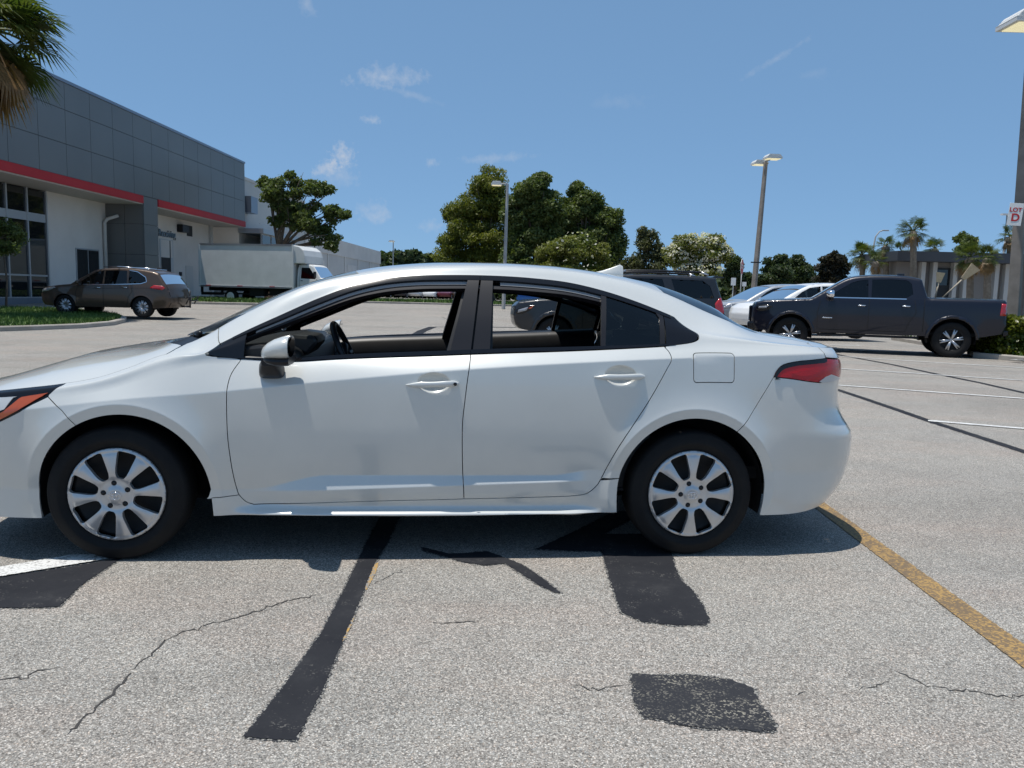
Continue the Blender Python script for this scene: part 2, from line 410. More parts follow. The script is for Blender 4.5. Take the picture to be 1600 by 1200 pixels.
mark('asphalt_patch', [(986, 1054), (1030, 1056), (1073, 1055), (1110, 1058), (1143, 1064), (1178, 1077), (1182, 1090), (1187, 1100), (1203, 1120), (1212, 1133), (1205, 1144), (1170, 1143), (1140, 1140), (1103, 1140), (1050, 1130), (1003, 1120), (996, 1108), (992, 1092)], patchm, .0035, .006, .018, 9)
yp = [(1.875, 6.3, .004), (1.985, 6.3, .004)]
ya, yb2 = G(1253, 778), G(1600, 1045); yc2, yd = G(1277, 778), G(1600, 1008)
flat_poly('yellow_stall_line', ragged([(ya[0]+.01, 6.0, .004), (ya[0], ya[1], .004), (yb2[0], yb2[1], .004), (yb2[0]-.03, 1.0, .004), (yb2[0]+.075, 1.0, .004), (yd[0]*1.0, yd[1], .004), (yc2[0], yc2[1], .004), (yc2[0]+.01, 6.0, .004)], .03, .0025, 10), yellow_line)
mark('white_stripe', [(-90, 909), (0, 888), (108, 869.5), (150, 868), (187, 872), (0, 903), (-90, 924)], white_line, .008, .002, .02, 11)
mark('sealed_stripe', [(-90, 925), (0, 904), (100, 888), (189, 873), (160, 893), (128, 914), (92, 949), (40, 951), (0, 951), (-90, 948)], sealer, .004, .003, .02, 12)
def band_px(name, pts, w0, w1, material, lift=.004, amp=.004, seed=1, h=.05):
    c = [np.array(G(u, v, lift)) for u, v in pts]; l, r = [], []
    for i, p in enumerate(c):
        t = c[min(i+1, len(c)-1)]-c[max(i-1, 0)]; n = np.array([-t[1], t[0], 0]); n /= max(np.linalg.norm(n), 1e-6); w = w0+(w1-w0)*i/(len(c)-1)
        l.append(p+n*w/2); r.append(p-n*w/2)
    return flat_poly(name, ragged([tuple(q) for q in l]+[tuple(q) for q in r[::-1]], h, amp, seed), material)
for i, (a, b) in enumerate([((1290, 575), (1680, 600)), ((1290, 601), (1680, 629)), ((1450, 658), (1680, 677)), ((1230, 552), (1680, 580.5))]):
    band_px('white_stall_line', [a, ((a[0]+b[0])/2, (a[1]+b[1])/2), b], .10, .10, white_line, .008, .004, 20+i, .08)
for i, (a, b) in enumerate([((1200, 538), (1345, 540.3)), ((1230, 547), (1470, 550.5))]):
    band_px('white_stall_line', [a, b], .16, .16, white_line, .008, .004, 30+i, .08)
band_px('sealed_crack', [(1290, 603), (1350, 623), (1400, 640), (1450, 657.5), (1520, 680), (1600, 706), (1680, 735)], .11, .10, sealer, .004, .006, 40)
band_px('sealed_crack', [(1280, 546), (1312, 555), (1390, 569), (1465, 585), (1530, 598), (1600, 614), (1680, 632)], .12, .11, sealer, .004, .006, 41)
band_px('sealed_crack', [(560, 545), (645, 526), (660, 517), (676, 511), (740, 511), (830, 512)], .30, .30, sealer, .004, .01, 42)
band_px('white_stall_line', [(775, 521), (815, 519)], .35, .35, white_line, .008, .004, 43)
band_px('sealed_crack', [(520, 481), (551, 480)], .5, .1, sealer, .004, .01, 44)
def crack(pts, w, seed):
    rnd = random.Random(seed); c = [np.array(G(u, v, .002)) for u, v in pts]; fine = []
    for i in range(len(c)-1):
        n = max(2, int(np.linalg.norm(c[i+1]-c[i])/.018))
        for k in range(n): fine.append(c[i]+(c[i+1]-c[i])*k/n+np.array([rnd.gauss(0, .006), rnd.gauss(0, .008), 0]))
    fine.append(c[-1]); l, r = [], []
    for i, p in enumerate(fine):
        t = fine[min(i+1, len(fine)-1)]-fine[max(i-1, 0)]; n = np.array([-t[1], t[0], 0]); n /= max(np.linalg.norm(n), 1e-6); ww = w*(.35+.9*rnd.random())*min(1, (i+1)/4, (len(fine)-i)/4)
        l.append(tuple(p+n*ww/2)); r.append(tuple(p-n*ww/2))
    mb = MB(); n = len(l); mb.add(l+r, [(i, i+1, n+i+1, n+i) for i in range(n-1)]); me = mb.mesh('crack', crackm)
    linkmesh('crack', me, lot)
for i, (pts, w) in enumerate([([(103, 1152), (125, 1125), (160, 1100), (178, 1080), (205, 1052)], .009), ([(205, 1048), (240, 1020), (262, 1000), (285, 988), (330, 975), (350, 972), (400, 955), (440, 942), (500, 928)], .007),
                              ([(-20, 1065), (40, 1061), (58, 1050), (100, 1042)], .007), ([(1398, 1048), (1420, 1060), (1452, 1074)], .008), ([(1452, 1074), (1500, 1078), (1570, 1090), (1640, 1086)], .006),
                              ([(1235, 1085), (1268, 1083)], .006), ([(1340, 1080), (1390, 1065)], .004), ([(670, 973), (700, 974), (748, 972)], .007), ([(560, 922), (600, 905), (640, 885)], .004), ([(890, 1072), (940, 1078), (985, 1070)], .005),
                              ([(20, 552), (60, 553)], .03), ([(700, 500), (690, 495)], .03)]):
    crack(pts, w, 60+i)
# islands with kerb and grass
concrete = varied('kerb_concrete', (.30, .27, .23), (.40, .37, .33), 2.0, .9, 40, .4, .004)
grassm = varied('lawn_soil', (.035, .060, .012), (.055, .090, .018), 3.0, .95)
blade = varied('grass_blade', (.050, .105, .012), (.095, .165, .024), 1.2, .6)
def inset(loop, d): return [(p[0], p[1], z[2]) for p, z in zip(offset2([(q[0], q[1]) for q in loop], d), loop)]
GR = random.Random(5)
def pin(x, y, loop):
    c = False
    for i in range(len(loop)):
        x1, y1 = loop[i][0], loop[i][1]; x2, y2 = loop[i-1][0], loop[i-1][1]
        if (y1 > y) != (y2 > y) and x < (x2-x1)*(y-y1)/(y2-y1)+x1: c = not c
    return c
def island(loop, h=.13, kw=.16, nblades=9000, bh=.10, bw=.014):
    kb = MB(); o = loop; i1 = inset(loop, .02); i2 = inset(loop, kw); n = len(o)
    rows = [[(p[0], p[1], p[2]-.05) for p in o], [(p[0], p[1], p[2]+h*.8) for p in o], [(p[0], p[1], p[2]+h) for p in i1], [(p[0], p[1], p[2]+h) for p in i2], [(p[0], p[1], p[2]+h-.05) for p in i2]]
    kb.sheet(rows, smooth=False, closed=True); k = kb.build('kerb', concrete); tag(k, kind='structure')
    gp = flat_poly('grass_bed', [(p[0], p[1], p[2]+h-.012) for p in i2], grassm, None); tag(gp, kind='structure')
    b = MB(); lo = np.min([(p[0], p[1]) for p in i2], 0); hi = np.max([(p[0], p[1]) for p in i2], 0); c = 0; vs = []; fs = []
    for _ in range(nblades*6):
        if c >= nblades: break
        x, y = GR.uniform(lo[0], hi[0]), GR.uniform(lo[1], hi[1])
        if not pin(x, y, i2): continue
        z = gz(x, y)+h-.02; a = GR.uniform(0, 6.28); L = bh*GR.uniform(.5, 1.3); dx, dy = math.cos(a)*bw, math.sin(a)*bw; lx, ly = GR.gauss(0, .35)*L, GR.gauss(0, .35)*L
        k = len(vs); vs += [(x-dx, y-dy, z), (x+dx, y+dy, z), (x+lx, y+ly, z+L)]; fs.append((k, k+1, k+2)); c += 1
    b.add(vs, fs); g = b.build('lawn', blade, fixn=False); tag(g, 'short green lawn on a kerbed island', 'grass', kind='stuff')
island([G(u, v) for u, v in [(-120, 526), (0, 518), (60, 516), (130, 513), (178, 508.5), (196, 504), (198, 501), (186, 496), (150, 491), (105, 488), (60, 486.5), (0, 485.5), (-120, 482)]], nblades=16000, bh=.12, bw=.02)
island([G(u, v) for u, v in [(150, 476), (300, 475), (400, 477), (500, 480), (505, 477), (500, 473), (400, 470), (300, 468), (150, 468)]], nblades=9000, bh=.14, bw=.03)
island([G(u, v) for u, v in [(540, 473), (640, 475), (760, 478), (900, 481), (900, 477), (760, 474), (640, 471.5), (540, 470)]], nblades=9000, bh=.2, bw=.05)
island([G(1520, 559), G(1560, 562), G(1600, 566), G(1700, 577), (18.5, 17.6, 0), (26, 19, 0), (26, 30, 0), (13.2, 27.5, 0), (12.4, 21.5, 0)], nblades=9000, bh=.12, bw=.02)
# ------------------------------------------------------------------ the white sedan
RC, RS = math.cos(CARYAW), math.sin(CARYAW)
class Sedan: pass
L_W = CR([(-.95, .87), (-.5, .872), (-.2, .882), (.1, .887), (.6, .885), (1.3, .885), (2.0, .885), (2.5, .888), (2.9, .888), (3.2, .882), (3.8, .875)])
L_zb = CR([(-1, .19), (-.5, .195), (.3, .2), (.6, .212), (1.5, .212), (2.2, .222), (2.7, .22), (3.05, .205), (3.35, .21), (3.6, .245), (3.8, .28)])
L_zc = CR([(-.9, .66), (-.4, .70), (.07, .758), (.35, .782), (.9, .843), (1.5, .903), (2.0, .943), (2.53, .977), (3.0, 1.000), (3.33, 1.012), (3.8, 1.015)])
L_zE = CR([(-.95, .69), (-.6, .735), (-.45, .748), (-.24, .772), (0, .822), (.2, .892), (.4, .940), (.55, .938), (.776, .930), (.98, .944), (1.5, .971), (1.6, .977), (2.23, 1.011), (2.54, 1.033), (2.7, 1.048), (2.9, 1.052), (3.1, 1.045), (3.33, 1.035), (3.55, 1.025), (3.8, 1.02)])
L_yE = CR([(-.95, .84), (-.45, .850), (-.2, .855), (0, .845), (.2, .825), (.4, .812), (.8, .812), (2.3, .816), (2.7, .816), (3.0, .816), (3.33, .83), (3.8, .83)])
L_zF = CR([(-.95, .72), (-.7, .755), (-.45, .785), (-.24, .812), (-.07, .847), (.05, .890), (.19, .947), (.28, .962), (.353, .962), (.45, 1.008), (.55, 1.062), (.707, 1.140), (.887, 1.227), (1.037, 1.287), (1.188, 1.325), (1.34, 1.344), (1.5, 1.352), (1.65, 1.355), (1.774, 1.354), (1.93, 1.347), (2.091, 1.332), (2.285, 1.291), (2.45, 1.240), (2.58, 1.191), (2.753, 1.118), (2.9, 1.090), (3.1, 1.066), (3.33, 1.048), (3.55, 1.034), (3.8, 1.028)])
L_yF = CR([(-.95, .79), (-.45, .805), (0, .80), (.2, .772), (.353, .785), (.55, .748), (.887, .668), (1.037, .634), (1.19, .612), (1.5, .598), (1.93, .60), (2.285, .634), (2.58, .69), (2.753, .735), (2.9, .755), (3.1, .765), (3.33, .775), (3.8, .775)])
L_zF2 = CR([(-.95, .735), (-.7, .79), (-.45, .832), (-.24, .872), (-.07, .908), (.05, .94), (.19, .985), (.29, 1.008), (.353, 1.036), (.45, 1.096), (.576, 1.166), (.70, 1.230), (.818, 1.283), (.93, 1.318), (1.05, 1.345), (1.3, 1.384), (1.6, 1.402), (1.8, 1.404), (2.0, 1.399), (2.3, 1.366), (2.5, 1.325), (2.62, 1.286), (2.84, 1.196), (3.0, 1.136), (3.1, 1.105), (3.2, 1.088), (3.33, 1.075), (3.55, 1.05), (3.8, 1.035)])
L_yF2 = CR([(-.95, .62), (-.45, .65), (0, .67), (.2, .665), (.353, .655), (.576, .645), (.818, .61), (1.05, .572), (1.3, .552), (1.6, .545), (2.0, .545), (2.3, .553), (2.62, .565), (2.84, .58), (3.1, .61), (3.33, .66), (3.8, .68)])
L_zH = CR([(-.95, .745), (-.8, .785), (-.69, .815), (-.54, .862), (-.39, .902), (-.235, .934), (-.082, .960), (.05, .982), (.13, 1.006), (.25, 1.066), (.45, 1.163), (.6, 1.230), (.8, 1.310), (.95, 1.358), (1.1, 1.391), (1.3, 1.417), (1.6, 1.434), (1.9, 1.435), (2.2, 1.417), (2.45, 1.383), (2.62, 1.354), (2.8, 1.304), (3.0, 1.220), (3.12, 1.156), (3.2, 1.118), (3.3, 1.10), (3.45, 1.085), (3.6, 1.06), (3.8, 1.04)])
L_xr = CR([(.15, 3.52), (.22, 3.58), (.3, 3.655), (.42, 3.705), (.53, 3.715), (.60, 3.705), (.66, 3.655), (.72, 3.62), (.80, 3.605), (.88, 3.61), (.94, 3.61), (.99, 3.60), (1.03, 3.575), (1.06, 3.55), (1.1, 3.50)])
L_xf = CR([(.15, -.82), (.3, -.90), (.5, -.925), (.65, -.915), (.75, -.88), (.82, -.82), (1.0, -.75)])
CS1, CS0 = 2.95, -.36
CLR, CLF = 1.45, 1.30
NR, NF = 3.6, 2.7
def x2a(x):      # side x -> surface parameter near the rounded ends
    x = np.asarray(x, float); return np.where(x > CS1, CS1+CLR/(math.pi/2)*np.arcsin(np.clip((x-CS1)/(3.68-CS1), 0, 1)), np.where(x < CS0, CS0-CLF/(math.pi/2)*np.arcsin(np.clip((CS0-x)/(.90+CS0), 0, 1)), x))
def lin(z, ks):   # piecewise-linear through per-point knots ks=[(z_i, y_i)...] ascending
    y = ks[0][1]+0*z
    for (z0, y0), (z1, y1) in zip(ks[:-1], ks[1:]):
        t = np.clip((z-z0)/np.maximum(z1-z0, 1e-5), 0, 1); y = np.where(z >= z0, y0+(y1-y0)*t, y)
    return y
ARCH = [(.036, .309, .377), (2.694, .322, .370)]
HANDLES = [(1.432, .848), (2.317, .895)]
def lowy(x, z):
    W = L_W(x); zc = L_zc(x); zE = L_zE(x); yE = L_yE(x); zm = .64
    A = sstep(.60, .95, x)*(1-sstep(2.0, 2.24, x))
    Bk = sstep(.48, .66, x)*(1-sstep(2.08, 2.28, x))
    zft = .404-.07*(1-sstep(.58, .95, x))+.03*sstep(2.0, 2.2, x); zfb = .326+.055*np.clip((x-.65)/1.45, 0, 1)
    tot = 0
    for k in (-1, -.5, 0, .5, 1):
        q = z+k*.003
        yc = W-.13*(zc-zm)**2
        up = yc-(yc-yE)*(.86*np.clip((q-zc)/(zE-zc), 0, 1.2)+.14*np.clip((q-zc)/(zE-zc), 0, 1.2)**2)
        qq = np.maximum(q, zft)
        mid = W-np.where(qq > zm, .13, .46)*(qq-zm)**2
        feat = lin(q, [(zft-.16, .004+0*q), (zfb-.001, .020+0*q), (zft, 0*q)])
        mid = mid+np.where(q < zft, A*feat, 0)
        mid = np.maximum(mid, W-.075)
        led = lin(q, [(.200+0*q, -.012+0*q), (.212+0*q, .022+0*q), (.222+0*q, .026+0*q), (.246+0*q, -.010+0*q), (.262+0*q, -.014+0*q), (.32+0*q, 0*q)])
        mid = mid+Bk*led
        tot = tot+np.where(q > zc, up, mid)
    y = tot/5
    yb0 = yE
    for (ax, az, ar) in ARCH:
        r = np.sqrt((x-ax)**2+(z-az)**2); u = r-(ar+.047)
        g = np.where(u > 0, .017*np.exp(-np.maximum(u, 0)/.055), .017-.03*np.minimum(-u, .06)/.06*.35)
        g = g*sstep(.15, .30, z)
        wgt = np.where(r < .62, 1.0, 0)
        base = y
        y = base+g*wgt*(1-sstep(.45, .6, r))
    for hx, hz in HANDLES:
        e = ((x-hx)/.075)**2+((z-hz)/.047)**2
        y = y-.022*np.clip(1-e, 0, 1)**.75
    return y
TK = np.array([1, 1.5, 2, 2.25, 2.62, 3.0])
BK_T = np.array([0, 1, 2, 3.0]); BK_B = np.array([0, .75, 1.2, 1.95])
def t2b(t): return np.interp(t, BK_T, BK_B)
def S(a, b):
    a = np.atleast_1d(np.asarray(a, float)); b = np.atleast_1d(np.asarray(b, float)); a, b = np.broadcast_arrays(a, b)
    t = np.interp(b, BK_B, BK_T)
    t = np.where(b < 0, b/.75, t)
    pr = np.clip((a-CS1)/CLR, 0, 1)*math.pi/2; pf = np.clip((CS0-a)/CLF, 0, 1)*math.pi/2
    rr = (np.abs(np.cos(pr))**NR+np.abs(np.sin(pr))**NR)**(-1/NR); rf = (np.abs(np.cos(pf))**NF+np.abs(np.sin(pf))**NF)**(-1/NF)
    sr, cr = rr*np.sin(pr), rr*np.cos(pr); sf, cf = rf*np.sin(pf), rf*np.cos(pf)
    xn = np.clip(a, CS0, CS1)+sr*(3.68-CS1)-sf*(.90+CS0)
    zb, zE, yE = L_zb(xn), L_zE(xn), L_yE(xn)
    zl = zb+(zE-zb)*np.clip(t, -.2, 1)
    yl = lowy(xn, zl)
    yl = yl-(lowy(xn, zE)-yE)*sstep(.72, 1.0, t)
    zF, yF, zF2, yF2, zH = L_zF(xn), L_yF(xn), L_zF2(xn), L_yF2(xn), L_zH(xn)
    yM = (yE+yF)/2+.012; zM = (zE+zF)/2+.004
    yG = yF2*.56; zG = zF2+(zH-zF2)*.78
    Y = np.stack([yE, yM, yF, yF2, yG, 0*yE]); Z = np.stack([zE, zM, zF, zF2, zG, zH])
    def herm(V, endflat):
        K = TK[:, None]; d = np.diff(V, axis=0)/np.diff(TK)[:, None]; h = np.diff(TK)[:, None]
        m = np.zeros_like(V); w1 = 2*h[1:]+h[:-1]; w2 = h[1:]+2*h[:-1]; ok = d[:-1]*d[1:] > 1e-12
        m[1:-1] = np.where(ok, (w1+w2)/(w1/np.where(ok, d[:-1], 1)+w2/np.where(ok, d[1:], 1)), 0); m[0] = d[0]; m[-1] = 0*d[-1] if endflat else d[-1]
        i = np.clip(np.searchsorted(TK, t)-1, 0, len(TK)-2); ar = np.arange(t.size).reshape(t.shape)
        def g(A, k): return np.take_along_axis(A, k[None], 0)[0]
        h1 = np.diff(TK)[i]; u = np.clip((t-TK[i])/h1, 0, 1)
        return (1+2*u)*(1-u)**2*g(V, i)+u*(1-u)**2*h1*g(m, i)+u*u*(3-2*u)*g(V, i+1)+u*u*(u-1)*h1*g(m, i+1)
    yu, zu = herm(Y, False), herm(Z, True)
    y = np.where(t <= 1, yl, yu); z = np.where(t <= 1, zl, zu)
    x = np.clip(a, CS0, CS1)+sr*(L_xr(z)-CS1)+sf*(L_xf(z)-CS0)
    y = y*cr*cf
    return np.stack([x, y, z], -1)
def Snorm(a, b):
    e = .0015
    da = S(a+e, b)-S(a-e, b); db = S(a, np.minimum(b+e, 1.95))-S(a, b-e)
    n = np.cross(da, db); n /= np.maximum(np.linalg.norm(n, axis=-1, keepdims=True), 1e-12)
    c = n[..., 1]*1+n[..., 2]*.7
    # outward: da x db points along (x+)x(up) = -y for near side frame -> flip so that y,z outward
    return -n if np.mean(c) < 0 else n
def car_to_world(P): 
    P = np.asarray(P); return np.stack([CARX+P[..., 0]*RC+P[..., 1]*RS, CARY+P[..., 0]*RS-P[..., 1]*RC, P[..., 2]], -1)
_ga = np.linspace(CS0-CLF, CS1+CLR, 560); _gb = np.linspace(0, 1.95, 230)
_GA, _GB = np.meshgrid(_ga, _gb, indexing='ij')
_GP = car_to_world(S(_GA.ravel(), _GB.ravel()))
_ia, _ib = np.meshgrid(np.arange(559), np.arange(229), indexing='ij'); _k = (_ia*230+_ib).ravel()
_tri = np.concatenate([np.stack([_k, _k+230, _k+231], 1), np.stack([_k, _k+231, _k+1], 1)])
_bvh = BVHTree.FromPolygons([Vector(p) for p in _GP], _tri.tolist(), all_triangles=True)
_GAf, _GBf = _GA.ravel(), _GB.ravel()
def px(u, v):
    d = Vector(pray(u, v)).normalized(); o = Vector((0, 0, CAMH))
    loc, nrm, idx, dist = _bvh.ray_cast(o, d)
    if loc is None:
        loc, nrm, idx, dist = _bvh.find_nearest(o+d*(Vector(_GP.mean(0))-o).dot(d))
        print('MISS', u, v)
    tr = _tri[idx]; A, B_, C_ = (_GP[i] for i in tr); p = np.array(loc)
    v0, v1, v2 = B_-A, C_-A, p-A; d00, d01, d11, d20, d21 = v0@v0, v0@v1, v1@v1, v2@v0, v2@v1
    den = d00*d11-d01*d01; w1 = (d11*d20-d01*d21)/den; w2 = (d00*d21-d01*d20)/den; w = np.array([1-w1-w2, w1, w2])
    return (float(w@_GAf[tr]), float(w@_GBf[tr]))
def pxl(pts): return [px(u, v) for u, v in pts]
def smooth_line(pts, n=6):     # centripetal-ish Catmull-Rom through 2-D points
    P = [np.array(p, float) for p in pts]; out = []
    for i in range(len(P)-1):
        p0 = P[max(i-1, 0)]; p1 = P[i]; p2 = P[i+1]; p3 = P[min(i+2, len(P)-1)]
        for k in range(n):
            t = k/n; out.append(.5*((2*p1)+(-p0+p2)*t+(2*p0-5*p1+4*p2-p3)*t*t+(-p0+3*p1-3*p2+p3)*t**3))
    out.append(P[-1]); return [tuple(q) for q in out]
def resample(loop, h):
    out = []
    for i in range(len(loop)):
        p, q = np.array(loop[i]), np.array(loop[(i+1) % len(loop)]); n = max(1, int(np.ceil(np.linalg.norm(q-p)/h)))
        for k in range(n): out.append(tuple(p+(q-p)*k/n))
    return out
def area2(l): a = np.array(l); return .5*np.sum(a[:, 0]*np.roll(a[:, 1], -1)-np.roll(a[:, 0], -1)*a[:, 1])
def offset_loop(loop, d):      # d>0 shrinks
    L = np.array(loop); s = 1 if area2(loop) > 0 else -1
    e = np.roll(L, -1, 0)-L; e /= np.maximum(np.linalg.norm(e, axis=1, keepdims=True), 1e-9)
    n = np.stack([-e[:, 1], e[:, 0]], 1)*s; m = n+np.roll(n, 1, 0); ml = np.maximum((m*m).sum(1, keepdims=True), .5)
    return [tuple(p) for p in L+d*2*m/ml]
def inside(pts, loop):
    p = np.asarray(pts); L = np.array(loop); x, y = p[:, 0], p[:, 1]; c = np.zeros(len(p), bool)
    for (x1, y1), (x2, y2) in zip(L, np.roll(L, -1, 0)):
        if y1 == y2: continue
        k = ((y1 > y) != (y2 > y)) & (x < (x2-x1)*(y-y1)/(y2-y1)+x1); c ^= k
    return c
def dist_to(pts, loop):
    p = np.asarray(pts); best = np.full(len(p), 1e9); L = np.array(loop)
    for A, B_ in zip(L, np.roll(L, -1, 0)):
        d = B_-A; t = np.clip(((p-A)@d)/max(d@d, 1e-12), 0, 1); best = np.minimum(best, np.linalg.norm(p-(A+t[:, None]*d), axis=1))
    return best
def cdt(loops, h, extra=None):
    outer = loops[0]; o = np.array(outer); lo, hi = o.min(0), o.max(0)
    gx = np.arange(lo[0], hi[0]+h, h); gy = np.arange(lo[1], hi[1]+h, h)
    G = np.array([(x+(.5*h if j % 2 else 0), y) for j, y in enumerate(gy) for x in gx])
    if extra is not None and len(extra): G = np.concatenate([G, np.array(extra)])
    ok = inside(G, outer)
    for hl in loops[1:]: ok &= ~inside(G, hl)
    G = G[ok]
    if len(G):
        dd = np.min([dist_to(G, l) for l in loops], axis=0); G = G[dd > .0035]
    vs = []; ed = []
    for l in loops:
        k = len(vs); vs += list(l); ed += [(k+i, k+(i+1) % len(l)) for i in range(len(l))]
    nb = len(vs); vs += [tuple(g) for g in G]
    r = delaunay_2d_cdt([Vector(v) for v in vs], ed, [], 0, 1e-6)
    V = np.array([tuple(v) for v in r[0]]); F = np.array([f for f in r[2] if len(f) == 3])
    c = V[F].mean(1); ok = inside(c, outer)
    for hl in loops[1:]: ok &= ~inside(c, hl)
    F = F[ok]
    return V, F
def crease_pts(a0, a1):
    out = []; aa = np.arange(a0, a1, .012)
    zb, zE = L_zb(aa), L_zE(aa)
    for zz in (L_zc(aa),):
        for d in (-.012, -.005, -.002, .002, .005, .012): out.append(np.stack([aa, (zz+d-zb)/(zE-zb)*.75], 1))
    k = (aa > .45) & (aa < 2.32)
    zft = .404-.07*(1-sstep(.58, .95, aa))+.03*sstep(2.0, 2.2, aa); zfb = .326+.055*np.clip((aa-.65)/1.45, 0, 1)
    for zz in (zft, zfb):
        for d in (-.007, -.002, .002, .007): out.append(np.stack([aa, (zz+d-zb)/(zE-zb)*.75], 1)[k])
    for zv in (.205, .212, .217, .222, .228, .240, .246, .254, .262, .275): out.append(np.stack([aa, (zv-zb)/(zE-zb)*.75], 1)[k])
    for ax, az, ar in ARCH:
        for dr in (.02, .035, .042, .047, .052, .06, .075, .1):
            th = np.arange(-.1, math.pi+.1, .03); X = ax+(ar+dr)*np.cos(th); Z = az+(ar+dr)*np.sin(th); zb1, zE1 = L_zb(X), L_zE(X); X = x2a(X)
            q = np.stack([X, (Z-zb1)/(zE1-zb1)*.75], 1); q = q[(X > a0) & (X < a1)]; out.append(q)
    for hx, hz in HANDLES:
        for e in (.15, .3, .5, .7, .85, .95, 1.0, 1.08):
            th = np.arange(0, 2*math.pi, .16); X = hx+.075*e*np.cos(th); Z = hz+.047*e*np.sin(th); zb1, zE1 = L_zb(X), L_zE(X)
            q = np.stack([X, (Z-zb1)/(zE1-zb1)*.75], 1); q = q[(X > a0) & (X < a1)]; out.append(q)
    return np.concatenate(out)
def panel_mesh(name, loops, material, gap=.002, h=.035, lift=0.0, flange=.014, creases=False, sides='near', bow=None):
    loops = [resample(l, .012) for l in loops]
    loops = [offset_loop(loops[0], gap)]+[offset_loop(l, -gap) for l in loops[1:]]
    ex = None
    if creases:
        o = np.array(loops[0]); ex = crease_pts(o[:, 0].min(), o[:, 0].max())
    V, F = cdt(loops, h, ex)
    P = S(V[:, 0], V[:, 1]); N = Snorm(V[:, 0], V[:, 1])
    if lift: P = P+N*lift
    if bow is not None:
        dd = np.min([dist_to(V, l) for l in loops], axis=0); P = P+N*(bow*np.minimum(dd/.03, 1)**.5)[:, None]
    # orient faces outward
    fn = np.cross(P[F[:, 1]]-P[F[:, 0]], P[F[:, 2]]-P[F[:, 0]]); flip = (fn*N[F[:, 0]]).sum(1) < 0; F[flip] = F[flip][:, ::-1]
    # boundary edges -> flange strip
    cnt = {}
    for f in F:
        for i in range(3):
            e = (f[i], f[(i+1) % 3]); cnt[e] = 1
    be = [e for e in cnt if (e[1], e[0]) not in cnt]
    nv = len(P); fv = []; fN = []; ff = []
    if flange > 0:
        for (i, j) in be:
            if P[i][1] < 1e-4 and P[j][1] < 1e-4: continue
            k = nv+len(fv)
            fv += [P[i], P[j], P[j]-N[j]*flange, P[i]-N[i]*flange]; ff.append((k+1, k, k+3, k+2))
    V3 = list(map(tuple, P))+[tuple(p) for p in fv]; NN = [tuple(n) for n in N]+[(0, 0, 0)]*len(fv)
    FF = [tuple(int(i) for i in f) for f in F]+ff
    def mk(sgns):
        vs = []; ns = []; fs = []
        for sg in sgns:      # local y = -cy
            o = len(vs); vs += [(p[0], -sg*p[1], p[2]) for p in V3]; ns += [(n[0], -sg*n[1], n[2]) for n in NN]
            fs += [tuple(o+i for i in (f if sg < 0 else f[::-1])) for f in FF]
        me = bpy.data.meshes.new(name); me.from_pydata(vs, [], fs); me.materials.append(material)
        me.polygons.foreach_set('use_smooth', [True]*len(fs)); me.update(); me.normals_split_custom_set_from_vertices(ns)
        return me
    return mk
def panel(name, loops, material, parent, mode='pair', **k):
    mk = panel_mesh(name, loops, material, **k)
    if mode == 'both': return [linkmesh(name, mk((1, -1)), parent)]
    if mode == 'near': return [linkmesh(name, mk((1,)), parent)]
    return [linkmesh(name, mk((1,)), parent), linkmesh(name, mk((-1,)), parent)]

sedan = empty('sedan', (CARX, CARY, 0), CARYAW)
tag(sedan, 'white four-door sedan parked side-on with its front windows rolled down', 'car')

# --- traced outlines
l_ff = smooth_line(pxl([(377, 562), (362, 583), (355, 606), (354, 640), (355.5, 680), (359, 710), (364, 740), (371, 767), (377, 777), (386, 784.5), (397, 788)]), 4)
l_db1 = pxl([(397, 788), (450, 787), (520, 785), (620, 782), (725, 779.5)])
l_ct = smooth_line(pxl([(735.5, 556), (731, 590), (726, 630), (722.5, 665), (722.5, 720), (725, 779.5)]), 4)
l_db2 = pxl([(725, 779.5), (800, 778), (885, 775.5)])
l_rr = smooth_line(pxl([(885, 775.5), (910, 773), (922, 768), (931, 760), (938, 750), (967, 698), (1015, 625), (1042, 577), (1049, 563), (1046, 551), (1038, 542)]), 4)
b_ = .75
aff, act, arr = l_ff[0][0], l_ct[0][0], l_rr[-1][0]
door_f = [(aff, b_)]+l_ff[1:]+l_db1[1:-1]+l_ct[::-1][:-1]+[(act, b_)]
door_r = [(act, b_)]+l_ct[1:]+l_db2[1:-1]+l_rr[:-1]+[(arr, b_)]
doors_f = panel('door', [door_f], paint, sedan, creases=True)
doors_r = panel('door', [door_r], paint, sedan, creases=True)
def arch_line(i):
    ax, az, ar = ARCH[i]; th = np.linspace(math.pi, 0, 49); X = ax+ar*np.cos(th); Z = az+ar*np.sin(th)
    zb1, zE1 = L_zb(X), L_zE(X); X = x2a(X); q = [tuple(p) for p in np.stack([X, (Z-zb1)/(zE1-zb1)*.75], 1)]
    return [(X[0]+.004, 0.0), (X[0], q[0][1]*.6)]+q+[(X[-1]+.004, q[-1][1]*.6), (X[-1]+.008, 0.0)]
arch_f = arch_line(0); arch_r = arch_line(1)
_unused = (([(58, 813), (55, 783), (63, 733), (87, 693), (123, 663), (160, 651.5), (191, 648), (227, 652), (267, 672), (293, 700), (313, 740), (323, 780), (327, 811)]))
HC_A = np.linspace(-.225, .205, 24)
bseam = pxl([(75, 620), (97, 642), (118, 664)])
hoodcut = [(a, 1.2) for a in HC_A]
def nearest_i(line, p): return int(np.argmin([np.hypot(q[0]-p[0], q[1]-p[1]) for q in line]))
k_f = nearest_i(arch_f, bseam[-1])
lowl = pxl([(325, 778.5), (372, 775)])
k_l = nearest_i(arch_f, lowl[0]); k_d = nearest_i(l_ff, lowl[1])
cowl_side = pxl([(262, 548), (285, 540)])
F2 = 1.3875
